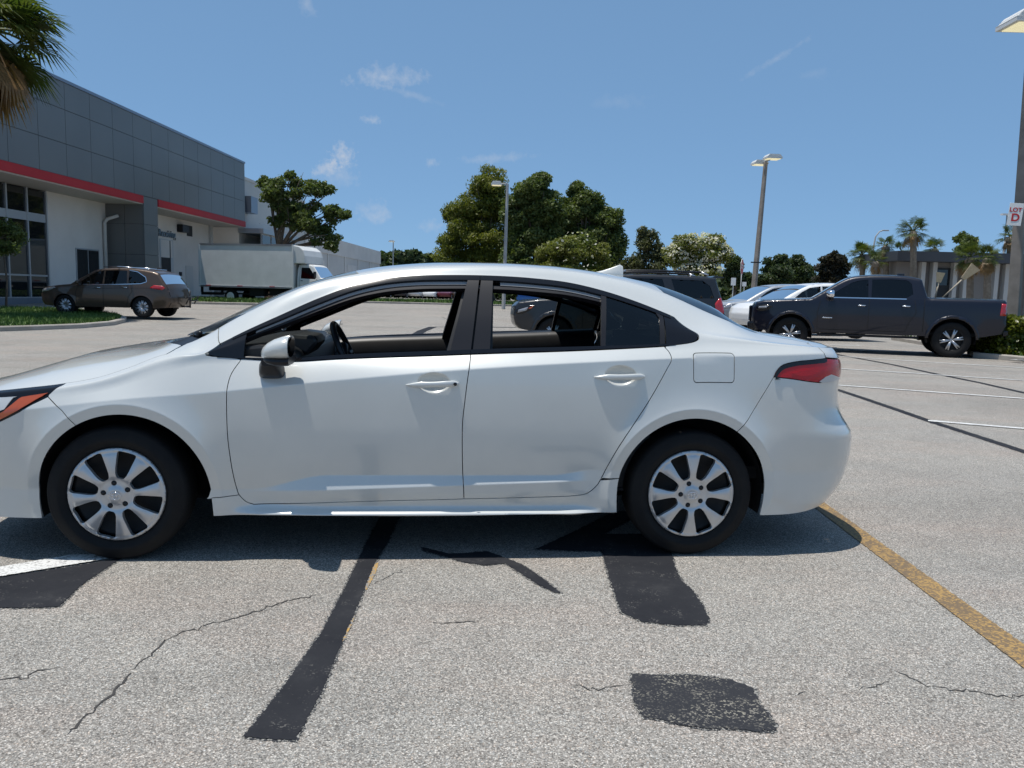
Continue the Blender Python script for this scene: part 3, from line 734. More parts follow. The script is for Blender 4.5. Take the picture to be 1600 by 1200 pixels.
Bt = 1.2    # trim / cant rail line F
ap0 = (.352, 1.2)
fender = [arch_f[k_f]]+bseam[:-1][::-1]+hoodcut+[(.235, 1.29), (.27, 1.36), (.33, 1.385), (.41, F2), (.425, 1.30), (.445, 1.2), (.415, 1.13), (.388, 1.0), (.393, .86), (.42, .785), (.46, .757), (aff-.02, .752)]+l_ff[:k_d+1]+[lowl[0]]+arch_f[k_f+1:k_l][::-1]
fenders = panel('fender', [fender], paint, sedan, creases=True)
lower_fender = [lowl[0]]+l_ff[k_d:]+[px(420, 788)]
# rocker panel (sill) runs from the front arch to the rear arch
k_rr = nearest_i(l_rr, px(940, 747)); rq = pxl([(940, 747.5), (968, 748)])
k_ar = nearest_i(arch_r, rq[1])
bot = [(a, 0.0) for a in np.linspace(arch_r[0][0], arch_f[-1][0], 30)]
rocker = [lowl[0]]+l_ff[k_d:-1]+l_db1+l_db2[1:]+l_rr[1:k_rr+1]+arch_r[:k_ar+1][::-1]+bot+arch_f[k_l:-1][::-1]
rockers = panel('rocker_panel', [rocker], paint, sedan, creases=True)
# body side: A pillar, roof rail, C pillar and quarter panel
seam_r = pxl([(1209, 589), (1196, 611), (1180, 637), (1162, 665)])
k_s = nearest_i(arch_r, seam_r[-1])
F2 = 1.3875
tl_top = smooth_line(pxl([(1209, 589), (1214, 579), (1224, 570), (1245, 565), (1270, 562.5), (1290, 560)]), 3)
aT = tl_top[-1][0]
fuel = []
fc = [px(1082, 552), px(1146, 552), px(1147, 598), px(1084, 598)]
def rrect(c4, r=.018, n=5):
    out = []; P = [np.array(p) for p in c4]
    for i in range(4):
        a, b, c = P[i-1], P[i], P[(i+1) % 4]; u = (a-b)/np.linalg.norm(a-b); w = (c-b)/np.linalg.norm(c-b)
        for k in range(n+1):
            t = k/n; out.append(tuple((1-t)**2*(b+u*r)+2*t*(1-t)*b+t*t*(b+w*r)))
    return out
fuel = rrect(fc)
belt_rear = [px(1040, 540), px(1060, 538.5), px(1080, 535), px(1090, 530)]
trim_up = [(a, Bt) for a in np.linspace(.445, 2.62, 60)]
qcorner = smooth_line([(2.62, Bt), px(1086, 519), px(1092, 527), px(1088, 533), px(1074, 537), px(1040, 541)], 4)
deck_a = 3.22
side = [(.425, 1.30)]+[(a, F2) for a in np.linspace(.41, deck_a, 60)]+[(deck_a+.12, 1.36), (deck_a+.3, 1.335), (aT-.02, 1.30), (aT, 1.1)]+tl_top[::-1]+seam_r[1:-1]+arch_r[k_ar:k_s+1][::-1]+[rq[0]]+l_rr[k_rr:-1]+qcorner[::-1]+trim_up[::-1][1:]
sides_ = panel('body_side', [side, fuel], paint, sedan, creases=True, h=.03)
panel('fuel_door', [fuel], paint, sedan, mode='near', gap=.0017)
# roof, windshield, rear window, hood, trunk lid
HX, BX = 1.06, 2.60
def hdr(b): return HX+.10*((b-F2)/(1.95-F2))*0-.06*np.sin((b-F2)/(1.95-F2)*math.pi/2)
bs = np.linspace(F2, 1.95, 14)
roof = [(hdr(b), b) for b in bs]+[(BX-.04*np.sin((b-F2)/(1.95-F2)*1.57), b) for b in bs[::-1]]+[(a, F2) for a in np.linspace(BX, HX, 40)[1:-1]]
panel('roof', [roof], paint, sedan, mode='both', gap=0.0, flange=.0)
wbase = [(.345-.235*np.sin((b-F2)/(1.95-F2)*1.57), b) for b in bs]
ws = wbase+[(hdr(b), b) for b in bs[::-1]]+[(a, F2) for a in np.linspace(HX, .36, 30)[1:-1]]
panel('windshield', [ws], glass_clear, sedan, mode='both', gap=.004, flange=0, h=.06)
bl = [(BX-.04*np.sin((b-F2)/(1.95-F2)*1.57), b) for b in bs]+[(3.19+.03*np.sin((b-F2)/(1.95-F2)*1.57), b) for b in bs[::-1]]+[(a, F2) for a in np.linspace(3.19, BX, 30)[1:-1]]
panel('rear_window', [bl], glass_dark, sedan, mode='both', gap=.003, flange=0, h=.06)
cowl = [(.262, 1.36), (.345, F2)]+wbase[1:]+[(.02, 1.95), (.10, 1.6), (.2, 1.42)]
cowlp = panel('cowl_panel', [cowl], satin_black, sedan, mode='both', gap=.003, lift=-.012)
hl = hoodcut[::-1]
nose_a = CS0-.47
hood = [(.235, 1.29), (.255, 1.345), (.2, 1.42), (.10, 1.6), (.02, 1.95)]+[(CS0-CLF+.02, 1.95), (CS0-CLF+.25, 1.50), (CS0-.78, 1.25), (CS0-.45, 1.2), (CS0-.2, 1.2)]+hoodcut
panel('hood', [hood], paint, sedan, mode='both', gap=.007)
head = [(-.225, 1.2), (-.40, 1.2), (CS0-.2, 1.2), (CS0-.45, 1.2), (CS0-.62, 1.12), (CS0-.70, .86), (CS0-.45, .73)]+pxl([(0, 659), (30, 644), (75, 620)])
panel('headlight', [head], gloss_black, sedan, gap=.002, lift=-.003, bow=.006)
amb = pxl([(76, 614), (68, 619), (30, 640.5), (2, 655), (-25, 664), (-22, 656), (8, 642), (30, 624)])
hls = [o for o in sedan.children if o.name.startswith('headlight')]
for o, m in zip(hls, (1, -1)):
    mk = panel_mesh('side_marker', [amb], amber_lens, gap=0, lift=.0065, flange=.004, h=.02); linkmesh('side_marker', mk((m,)), o)
    chl = pxl([(28, 620), (8, 640), (-30, 652), (-40, 640), (-8, 622)])
    mk = panel_mesh('lamp_bar', [chl], clear_lens, gap=0, lift=.0075, flange=.004, h=.02); linkmesh('lamp_bar', mk((m,)), o)
nosec = CS0-CLF
fb = bseam[:-1]+[q for q in arch_f[:k_f+1][::-1]]+[(a, 0.0) for a in np.linspace(arch_f[0][0], nosec+.0, 20)]+[(nosec, .62), (CS0-.85, .66), (CS0-.70, .86), (CS0-.45, .73)]+pxl([(0, 659), (30, 644)])
panel('front_bumper', [fb], paint, sedan, mode='both', gap=.002, creases=True)
panel('grille', [[(nosec, .62), (CS0-.85, .66), (CS0-.70, .86), (CS0-.62, 1.12), (CS0-.45, 1.2), (CS0-.78, 1.25), (CS0-CLF+.25, 1.5), (CS0-CLF+.02, 1.95), (nosec, 1.95)]], gloss_black, sedan, mode='both', gap=.003, lift=-.01)
# tail
tail_bot = smooth_line(pxl([(1209, 589), (1240, 592.5), (1262, 596), (1280, 598)]), 3)
cend = CS1+CLR
tb = tail_bot[-1]
tail_out = tl_top[:-1]+[(aT, tl_top[-1][1]), (aT+.30, tl_top[-1][1]-.01), (aT+.36, tl_top[-1][1]-.06), (aT+.22, tb[1]+.01)]+tail_bot[::-1][:-1]
tls = panel('taillight', [tail_out], red_lens, sedan, gap=.002, lift=.0, flange=.02, h=.02, bow=.007)
rim_t = tl_top[:-1]+[(aT, tl_top[-1][1])]
for o, m in zip(tls, (1, -1)):
    up = rim_t; lo_ = [(a, b-.012) for a, b in rim_t]
    edge = [tl_top[0]]+[(q[0], q[1]) for q in tl_top[1:]]+[(aT, tl_top[-1][1]-.014)]+[(q[0]+.006, q[1]-.018) for q in tl_top[1:-1][::-1]]+[(tl_top[0][0]+.045, tl_top[0][1]-.008)]
    mk = panel_mesh('lamp_bezel', [edge], gloss_black, gap=.0005, lift=.008, flange=.006, h=.015); linkmesh('lamp_bezel', mk((m,)), o)
    rev = pxl([(1283, 598), (1279, 596.5), (1288, 589), (1297, 585)])+[(aT+.18, tb[1]+.012)]
    mk = panel_mesh('reverse_lamp', [rev], clear_lens, gap=.0, lift=.0085, flange=.006, h=.015); linkmesh('reverse_lamp', mk((m,)), o)
    stp = pxl([(1236, 583), (1262, 576), (1285, 572), (1286, 577), (1268, 586), (1250, 588)])
    mk = panel_mesh('lamp_core', [stp], MATS['red_lens'], gap=.0, lift=.009, flange=.005, h=.015); linkmesh('lamp_core', mk((m,)), o)
rb = seam_r[:-1]+arch_r[k_s:]+[(a, 0.0) for a in np.linspace(arch_r[-1][0], cend, 24)]+[(cend, .50), (aT+.3, .52), (aT+.22, tb[1]+.012)]+tail_bot[::-1][:-1]
panel('rear_bumper', [rb], paint, sedan, mode='both', gap=.002, creases=True)
trunk = [(3.19+.03*np.sin((b-F2)/(1.95-F2)*1.57), b) for b in bs]+[(cend, 1.95), (cend, .50), (aT+.3, .52), (aT+.22, tb[1]+.012), (aT+.36, tl_top[-1][1]-.06), (aT+.30, tl_top[-1][1]-.01), (aT, tl_top[-1][1]), (aT, 1.1), (aT-.02, 1.30), (deck_a+.3, 1.335), (deck_a+.12, 1.36), (deck_a, F2)]
panel('trunk_lid', [trunk], paint, sedan, mode='both', gap=.006)
# --- sedan: trim, glass, mirrors, handles, wheels, cabin
def car_at(u, v, cy):
    d = pray(u, v); n = np.array([RS, -RC, 0]); o = np.array([CARX, CARY, 0]); c = np.array([0, 0, CAMH])
    t = (cy-(c-o)@n)/(d@n); P = c+t*d-o
    return float(P@np.array([RC, RS, 0])), float(P[2])
df, dr = doors_f, doors_r
def sub(name, loops, material, parents, **k):
    mk = panel_mesh(name, loops, material, **k)
    return [linkmesh(name, mk((m,)), o) for o, m in zip(parents, (1, -1))]
amid = (act+l_ct[0][0])/2
def band(a0, a1, b0, b1, n=40): return [(a, b0) for a in np.linspace(a0, a1, n)]+[(a, b1) for a in np.linspace(a1, a0, n)]
sub('belt_moulding', [band(.44, act, .752, .776)], gloss_black, df, lift=.004, flange=.012, gap=.001)
sub('belt_moulding', [band(act, 2.60, .752, .776)], gloss_black, dr, lift=.004, flange=.012, gap=.001)
tri = [px(386, 519.5), (.47, 1.19), (.43, 1.13), (.40, 1.0), (.405, .87), (.43, .80), (.47, .778), (aff+.01, .776)]
sub('sail_trim', [tri], gloss_black, df, lift=-.001, flange=.02, gap=.001)
aB0, aB1 = px(750, 431)[0], px(736, 552)[0]
# upper window frames: outer black moulding, grey channel, inner black seal
af0 = .50
for (o_, a0, a1) in ((df, af0, aB0), (dr, aB0, 2.60)):
    sub('window_frame', [band(a0, a1, 1.160, 1.198, 60)], gloss_black, o_, lift=.002, flange=.03, gap=.0008)
    sub('window_channel', [band(a0+.1, a1-(.06 if o_ is df else .33), 1.140, 1.160, 60)], MATS.get('channel_grey') or mat('channel_grey', (.28, .29, .30), .5), o_, lift=-.012, flange=.004, gap=.0005)
    sub('window_seal', [band(a0+.03, a1, 1.118, 1.141, 60)], satin_black, o_, lift=-.016, flange=.03, gap=.0005)
pf = pxl([(731, 436), (749.5, 433), (735.5, 551), (702, 553)])
sub('pillar_trim', [pf], satin_black, df, lift=.001, flange=.035, gap=.001)
pr_ = pxl([(752, 433), (770.5, 437), (765.5, 550), (738, 551.5)])
sub('pillar_trim', [pr_], satin_black, dr, lift=.001, flange=.035, gap=.001)
dv = pxl([(939, 455), (947, 458), (946, 544), (939, 545)])
sub('window_divider', [dv], satin_black, dr, lift=.0, flange=.02, gap=.0)
qg = pxl([(946, 457), (975, 467), (1027, 492), (1032, 500), (1032, 538), (946, 544)])
sub('quarter_glass', [qg], glass_tint, dr, lift=-.004, flange=0, gap=.0)
pl = pxl([(1024, 488), (1036, 494), (1039, 537), (1031, 538), (1030, 497)])
sub('pillar_trim', [pl], satin_black, dr, lift=.001, flange=.02, gap=0)
qt = [px(1037, 494), (2.62, 1.197)]+[(q[0]-.006, q[1]+(-.006 if q[1] > .9 else .006)) for q in qcorner[1:-1]]+[px(1041, 539.5)]
sub('quarter_trim', [qt], gloss_black, sides_, lift=-.001, flange=.02, gap=.001)

def sweep(secs, name, material, parent, smooth=True, caps=True, bevel=None):
    n = len(secs[0]); mb = MB(); mb.sheet(secs, smooth=smooth, closed=True)
    if caps: mb.add(secs[0], [tuple(range(n))]); mb.add(secs[-1], [tuple(range(n))[::-1]])
    return mb.build(name, material, parent, bevel=bevel)
def sellipse(n, e=2.4):
    out = []
    for k in range(n):
        th = 2*math.pi*k/n; c, s_ = math.cos(th), math.sin(th)
        out.append((math.copysign(abs(c)**(2/e), c), math.copysign(abs(s_)**(2/e), s_)))
    return out
# door handles
SE = sellipse(20, 2.5)
for (hx, hz), prs in zip(HANDLES, (df, dr)):
    slope = .045 if prs is df else .03
    for o, m in zip(prs, (1, -1)):
        secs = []
        for t in np.linspace(0, 1, 22):
            x = hx-.130+.245*t; z = hz-.006+slope*(x-hx)
            hh = .0145*min(1, .12+1.0*(t/.32)**.8)*(1 if t < .93 else max(.35, 1-(t-.93)/.07*.65)); 
            if .3 < t < .75: hh *= 1-.12*math.sin((t-.3)/.45*math.pi)
            yy = .872+.022*min(1, math.sin(min(t, .5)*math.pi))**.6*1.0 if t < .5 else .872+.022*min(1, math.sin(t*math.pi)+.35)**.6
            th = .010
            secs.append([(x, -m*(yy+th*p), z+hh*q) for p, q in SE])
        hd = sweep(secs, 'door_handle', paint, o)
        if prs is df and m == 1:
            k = MB(); k.lathe([(.0, .004), (.0075, .004), (.0085, 0)], 16, 'y', (0, 0, 0))
            k.v = [(hx+.099+x, -(.902+y), hz-.003+z) for x, y, z in k.v]; k.build('key_lock', gloss_black, o)
# mirrors
mcx, mcz = car_at(432, 541, .98)
SM = sellipse(28, 2.6)
for o, m in zip(df, (1, -1)):
    secs = []
    for t, w, h0, h1 in [(0, .012, -.045, -.030), (.04, .035, -.052, -.016), (.12, .062, -.056, .000), (.28, .085, -.058, .018), (.5, .098, -.058, .034), (.75, .104, -.057, .045), (.93, .104, -.055, .050), (1.0, .099, -.051, .048)]:
        x = mcx-.070+.132*t; zc_ = mcz+(h0+h1)/2; hz_ = (h1-h0)/2
        secs.append([(x, -m*(.975+w*p-.02*(1-t)), zc_+hz_*q) for p, q in SM])
    mi = sweep(secs, 'side_mirror', paint, o)
    lo = []
    for t, w, z0, z1 in [(0, .05, -.066, -.05), (.15, .075, -.078, -.045), (.5, .09, -.088, -.04), (.9, .093, -.086, -.04), (1, .088, -.08, -.04)]:
        x = mcx-.050+.113*t; lo.append([(x, -m*(.965+w*p), mcz+(z0+z1)/2+(z1-z0)/2*q) for p, q in SM])
    sweep(lo, 'mirror_base', satin_black, mi)
    st = []
    for t, y, z, wx, wz in [(0, .845, mcz-.125, .056, .034), (.3, .875, mcz-.122, .054, .034), (.6, .91, mcz-.105, .046, .028), (.85, .935, mcz-.085, .034, .02), (1, .95, mcz-.075, .028, .016)]:
        st.append([(mcx-.045+wx*p, -m*y, z+wz*q) for p, q in sellipse(20, 4)])
    sweep(st, 'mirror_stalk', satin_black, mi)
    gl = [[(mcx+.064, -m*(.975+.086*p), mcz-.002+.043*q) for p, q in SM]]
    g = MB(); g.add(gl[0], [tuple(range(28))]); g.build('mirror_glass', MATS.get('mirror_silver') or mat('mirror_silver', (.85, .87, .88), .02, 1.0), mi)
# antenna fin
an = []
for t in np.linspace(0, 1, 12):
    x = 2.32+.20*t; z0 = float(L_zH(x))-.004; h = .004+.078*min(1, t*1.1)**1.4*(1 if t < .93 else 1-.1*(t-.93)/.07); w = .022*(.35+.65*math.sin(min(1, t*1.4+.05)*math.pi/2))
    an.append([(x+.0*q, w*p*(.25+.75*(1-(q+1)/2)), z0+h*(q+1)/2) for p, q in sellipse(16, 2.2)])
sweep(an, 'antenna_fin', paint, sedan)
# wiper on the cowl
w = MB(); w.tube([(.13, .30, .985), (.16, -.1, 1.005), (.24, -.45, 1.025), (.31, -.60, 1.042)], .010, 6); w.tube([(.12, .2, .975), (.15, -.2, .995), (.30, -.58, 1.03)], .012, 6); w.build('wiper', satin_black, sedan)

# wheels
def hubcap_mesh():
    Rr = .2155
    loops = [[(Rr*math.cos(t), Rr*math.sin(t)) for t in np.linspace(0, 2*math.pi, 97)[:-1]]]
    for k in range(8):
        th = math.pi/8+k*math.pi/4
        pts = []
        for (r, hw) in [(.079, .010), (.084, .018), (.099, .0255), (.122, .031), (.150, .0355), (.175, .040), (.189, .042), (.197, .040), (.202, .032)]: pts.append((r, hw))
        prof = pts+[(r, -hw) for r, hw in pts[::-1]]
        loops.append([(r*math.cos(th)-q*math.sin(th), r*math.sin(th)+q*math.cos(th)) for r, q in prof])
    for k in range(5):
        th = math.pi/2+k*2*math.pi/5; loops.append([(.056*math.cos(th)+.0125*math.cos(t), .056*math.sin(th)+.0125*math.sin(t)) for t in np.linspace(0, 2*math.pi, 15)[:-1]])
    loops = [resample(l, .008) for l in loops]
    V, F = cdt(loops, .009)
    r = np.linalg.norm(V, axis=1); th = np.arctan2(V[:, 1], V[:, 0])
    hgt = -.004+.020*np.clip(1-(r/.20)**2, 0, 1)*.6+.006*sstep(.200, .206, r)-.010*sstep(.209, .2155, r)
    sp = np.cos(4*(th))**2    # ridge along each spoke
    hgt = hgt+.007*np.cos(8*th)*sstep(.07, .12, r)*(1-sstep(.185, .20, r))-.010*(1-sstep(.03, .045, r))*0-.006*(1-sstep(.068, .085, r))+.006*(1-sstep(.034, .040, r))
    P = np.stack([V[:, 0], hgt, V[:, 1]], 1)
    fs = []; 
    cnt = {}
    for f in F:
        a, b, c = f
        n = np.cross(P[b]-P[a], P[c]-P[a])
        if n[1] < 0: f = f[::-1]
        fs.append(tuple(int(i) for i in f))
        for i in range(3): cnt[(f[i], f[(i+1) % 3])] = 1
    vs = [tuple(p) for p in P]; ff = []
    for (i, j) in [e for e in cnt if (e[1], e[0]) not in cnt]:
        k = len(vs); d = .022
        sc = 1.0
        vs += [tuple(P[i]), tuple(P[j]), (P[j][0], P[j][1]-d, P[j][2]), (P[i][0], P[i][1]-d, P[i][2])]; ff.append((k+1, k, k+3, k+2))
    return vs, fs+ff, [True]*len(fs)+[False]*len(ff)
hv, hf, hs = hubcap_mesh()
def finish(vs, fs, sm, name, material, mirror):
    v2 = [(x, -mirror*y, z) for x, y, z in vs]; f2 = fs if mirror < 0 else [f[::-1] for f in fs]
    me = bpy.data.meshes.new(name); me.from_pydata(v2, [], f2); me.polygons.foreach_set('use_smooth', sm); me.materials.append(material); me.update(); return me
wheel_meshes = {}
for m in (1, -1):
    hub = finish(hv, hf, hs, 'hubcap', silver, m)
    t = MB(); t.lathe([(.205, -.16), (.222, -.195), (.255, -.205), (.290, -.200), (.305, -.188), (.312, -.165), (.3135, -.13), (.3135, -.06), (.312, -.035), (.306, -.016), (.294, -.004), (.288, -.0035), (.286, -.001), (.262, .003), (.258, .0045), (.250, .0045), (.246, .002), (.228, -.006), (.216, -.016), (.208, -.03)], 72, 'y')
    t.v = [(x, -m*y, z) for x, y, z in t.v]; tm = t.build('tyre', rubber).data; bpy.data.objects.remove(bpy.data.objects[-1] if False else [o for o in bpy.data.objects if o.data == tm][0])
    d = MB(); d.lathe([(.0, -.075), (.06, -.06), (.075, -.07), (.16, -.072), (.19, -.05), (.208, -.045), (.212, -.16)], 48, 'y'); d.lathe([(.0, -.10), (.15, -.10)], 32, 'y'); d.v = [(x, -m*y, z) for x, y, z in d.v]
    dm = d.mesh('rim', steel_dark)
    n = MB(); n.lathe([(.0, .007), (.006, .007), (.0105, .003), (.012, -.012)], 14, 'y'); n.v = [(x, -m*y, z) for x, y, z in n.v]; nm = n.mesh('lug_nut', steel_dark)
    e = MB()   # small oval emblem on the cap
    def oval(rx, rz, cz=0, n_=28): return [(rx*math.cos(a), 0, cz+rz*math.sin(a)) for a in np.linspace(0, 2*math.pi, n_+1)]
    for (rx, rz, cz) in ((.025, .0165, 0), (.0082, .0155, 0), (.0165, .0064, .0082)): e.tube(oval(rx, rz, cz), .0012, 5, caps=False)
    e.v = [(x, -m*(y+.0185), z) for x, y, z in e.v]; em = e.mesh('emblem', chrome)
    wheel_meshes[m] = (hub, tm, dm, nm, em)
for (wx, spin) in ((0, .13), (2.7, math.pi/2)):
    for m in (1, -1):
        hub, tm, dm, nm, em = wheel_meshes[m]
        wl = linkmesh('wheel', tm, sedan); wl.location = (wx, -m*.868, .3125); 
        sp = spin if m == 1 else spin*.7
        wl.name = 'wheel'
        rm = linkmesh('rim', dm, wl)
        hc = linkmesh('hubcap', hub, wl); hc.rotation_euler = (0, -sp, 0)
        for k in range(5):
            th = math.pi/2+k*2*math.pi/5+0
            ln = linkmesh('lug_nut', nm, wl); c_, s_ = .056*math.cos(th+sp), .056*math.sin(th+sp); ln.location = (c_, 0, s_)
        ec = linkmesh('emblem', em, wl)
# wheel wells and floor
for wx, r in ((.036, .392), (2.694, .386)):
    for m in (1, -1):
        q = MB(); th = np.linspace(-.3, math.pi+.3, 30)
        q.sheet([[(wx+(r+dr)*math.cos(a), -m*y, .312+(r+dr)*math.sin(a)) for a in th] for y, dr in ((.825, -.004), (.78, .012), (.50, .015))])
        q.add([(wx, -m*.50, .25)]+[(wx+(r+.015)*math.cos(a), -m*.50, .312+(r+.015)*math.sin(a)) for a in th], [(0, i, i+1) for i in range(1, 30)])
        q.build('wheel_liner', well, sedan)
ub = MB(); ub.box2((-.75, -.78, .20), (-.38, .78, .30)); ub.box2((.45, -.72, .22), (2.30, .72, .30)); ub.box2((3.08, -.66, .26), (3.35, .66, .32)); ub.box2((-.4, -.5, .2), (.46, .5, .5)); ub.box2((2.29, -.5, .22), (3.09, .5, .55)); ub.box2((2.75, -.72, .36), (3.45, .72, .42)); ub.box2((3.35, -.55, .45), (3.40, .55, .95)); ub.build('floor_and_light_block', well, sedan)  # car floor, plus trunk boxes added to stop light leaking through the seams
# cabin
for prs, a0, a1 in ((df, .50, act-.03), (dr, act+.05, 2.52)):
    for o, m in zip(prs, (1, -1)):
        g = []
        for a in np.linspace(a0, a1, 24):
            zE_, yE_ = float(L_zE(a)), float(L_yE(a))
            g.append([(a, -m*y, z) for y, z in [(yE_-.006, zE_-.012), (yE_-.012, zE_+.010), (yE_-.03, zE_+.014), (yE_-.065, zE_+.006), (yE_-.085, zE_-.02), (yE_-.095, zE_-.09), (yE_-.085, zE_-.16), (yE_-.05, zE_-.20), (yE_-.05, zE_-.22), (yE_-.13, zE_-.25), (yE_-.13, zE_-.30), (yE_-.08, .45), (yE_-.08, .30)]])
        mb = MB(); mb.sheet(g); mb.build('door_card', plastic_dark, o)
pil = pxl([(727, 437), (772, 437), (770, 552), (695, 554)])
sub('pillar_lining', [pil], plastic_dark, sides_, lift=-.045, flange=.03, gap=0)
hl_ = [(a, 1.25) for a in np.linspace(.60, 2.9, 30)]+[(a, 1.95) for a in np.linspace(2.60, 1.0, 20)]
panel('headliner', [hl_], headliner, sedan, mode='both', lift=-.035, flange=0, h=.06, gap=0)
ds = MB(); prof = [(.24, .93), (.45, .985), (.62, 1.005), (.72, .995), (.78, .96), (.80, .86), (.78, .70), (.66, .55), (.40, .40), (.24, .60)]
ds.prism(prof, -.76, .76, lambda p, q, h: (p, h, q)); ds.build('dashboard', plastic_dark, sedan, bevel=.02)
hood_ = MB(); hood_.prism([(.66, .99), (.74, 1.04), (.84, 1.035), (.86, 1.0), (.8, .93)], -.52, -.22, lambda p, q, h: (p, h, q)); hood_.build('instrument_hood', plastic_dark, sedan, bevel=.02)
sw = MB(); ring = []
cxw, cyw, czw = .985, -.37, .925; tl = R_(24)
def swp(u, v, n_=0): return (cxw-v*math.sin(tl)*1+n_*math.cos(tl), cyw+u, czw+v*math.cos(tl)+n_*math.sin(tl))
sw.tube([swp(.180*math.cos(a), .180*math.sin(a)) for a in np.linspace(0, 2*math.pi, 41)], .0155, 10, caps=False)
for a in (0.05, math.pi-.05, -math.pi/2): sw.tube([swp(.05*math.cos(a), .05*math.sin(a), -.01), swp(.17*math.cos(a), .17*math.sin(a))], .016, 8)
sw.lathe([(0, 0), (.06, .0), (.075, -.02), (.06, -.06)], 20, 'x', (cxw, cyw, czw)); sw.tube([swp(0, 0, -.03), (.75, cyw, .85)], .03, 8)
sw.build('steering_wheel', satin_black, sedan)
def rounded_block(secs, name, material, parent): return sweep(secs, name, material, parent)
for yc in (-.37, .37):
    S4 = sellipse(24, 3.2)
    st = rounded_block([[(.92+.5*t, yc+.245*wd*p, .46+.02*t+.085*q*hh) for p, q in S4] for t, wd, hh in ((0, .8, .5), (.06, .96, .9), (.3, 1, 1), (.9, 1, 1), (1, .9, .8))], 'seat', cloth_dark, sedan)
    rounded_block([[(1.56+.22*t+.0, yc+.235*wd*p, 0) if False else (1.42+.20*t+.06*hh*q, yc+.24*wd*p, .50+.56*t) for p, q in S4] for t, wd, hh in ((0, .9, 1), (.1, 1, 1.1), (.45, 1.0, 1), (.8, .86, .85), (.95, .7, .7), (1, .55, .45))], 'backrest', cloth_dark, st)
    rounded_block([[(1.60+.045*t+.042*hh*q, yc+.125*wd*p, 1.07+.17*t) for p, q in S4] for t, wd, hh in ((0, .75, .6), (.12, .95, .95), (.6, 1, 1), (.9, .85, .8), (1, .6, .4))], 'headrest', cloth_dark, st)
S4 = sellipse(30, 3.6)
bn = rounded_block([[(2.0+.5*t, .66*wd*p, .47+.085*q*hh) for p, q in S4] for t, wd, hh in ((0, .95, .6), (.08, 1, 1), (.95, 1, 1), (1, .95, .8))], 'rear_bench', cloth_dark, sedan)
rounded_block([[(2.42+.24*t+.06*hh*q, .66*wd*p, .50+.55*t) for p, q in S4] for t, wd, hh in ((0, .95, 1), (.1, 1, 1), (.85, .97, .9), (1, .9, .5))], 'backrest', cloth_dark, bn)
for yc in (-.4, .4):
    rounded_block([[(2.67+.03*t+.04*hh*q, yc+.12*wd*p, 1.06+.12*t) for p, q in sellipse(20, 3)] for t, wd, hh in ((0, .8, .6), (.2, 1, 1), (.8, .9, .9), (1, .6, .4))], 'headrest', cloth_dark, bn)
ps = MB(); ps.prism([(2.62, 1.045), (3.14, 1.07), (3.14, 1.04), (2.62, 1.0)], -.62, .62, lambda p, q, h: (p, h, q)); ps.build('parcel_shelf', cloth_dark, sedan)
im = MB(); im.box((.86, 0, 1.235), (.02, .24, .06)); im.tube([(.86, 0, 1.25), (.80, 0, 1.30)], .01, 6); im.build('inside_mirror', satin_black, sedan, bevel=.008)
mats_ = MB(); mats_.box2((.40, -.75, .30), (2.5, .75, .315)); mats_.build('carpet', cloth_dark, sedan)
# ------------------------------------------------------------------ other vehicles: side outline + tumblehome shell
def paintmat(name, col, metal=.0, rough=.35):
    return mat(name, col, rough, metal, .75, .04, spec=.25)
brown_paint = paintmat('brown_metallic_paint', (.075, .050, .034), .3)
dark_paint = paintmat('dark_grey_blue_paint', (.0055, .0065, .015), .1)
grey_paint = paintmat('dark_grey_paint', (.016, .017, .020), .15)
white_paint = paintmat('white_paint', (.72, .72, .71))
silver_paint = paintmat('silver_paint', (.45, .46, .47), .5)
alloy = mat('alloy_rim', (.50, .51, .53), .28, .8)
truck_white = varied('truck_box_white', (.58, .59, .58), (.66, .67, .66), 1.5, .5)
tail_red = mat('tail_red', (.40, .01, .012), .2, coat=1.0)
lamp_clear = mat('headlamp', (.30, .31, .33), .08, .3, 1.0)
def wheel_set(R, rim, spokes, w=.24, dark=False):
    t = MB(); t.lathe([(rim, -w), (R-.03, -w), (R, -w+.03), (R, -.03), (R-.012, -.012), (R-.03, 0), (rim+.01, .004), (rim-.004, -.012)], 40, 'y')
    d = MB(); d.lathe([(rim, -.012), (rim-.012, -.004), (rim-.024, -.02), (rim-.03, -.10)], 40, 'y'); d.lathe([(0, -.11), (rim-.03, -.10)], 32, 'y')
    s = MB()
    for k in range(spokes):
        th = 2*math.pi*k/spokes+.2
        for off in (-.035, .035):
            a = th+off*.5; b = th+off*3.2
            p = [(.03*math.cos(a), -.02, .03*math.sin(a)), ((rim-.015)*math.cos(b), -.014, (rim-.015)*math.sin(b))]
            s.tube(p, [.026, .022], 6)
    s.lathe([(0, -.005), (.05, -.008), (.06, -.03)], 16, 'y')
    return t, d, s
def add_wheel(parent, x, y, z, sgn, sets, rimmat=alloy):
    t, d, s = sets
    def mir(mb, name, mt):
        m = MB(); m.v = [(a, -sgn*b, c) for a, b, c in mb.v]; m.f = mb.f; m.smooth = mb.smooth
        return m.mesh(name, mt)
    w = linkmesh('wheel', mir(t, 'wheel', rubber), parent); w.location = (x, y, z)
    linkmesh('rim', mir(d, 'rim', steel_dark), w); linkmesh('spokes', mir(s, 'spokes', rimmat), w)
    return w
def arc_pts(cx, cz, r, zbot, n=14):
    a0 = math.asin(max(-1, min(1, (zbot-cz)/r))); return [(cx+r*math.cos(t), cz+r*math.sin(t)) for t in np.linspace(a0, math.pi-a0, n)]
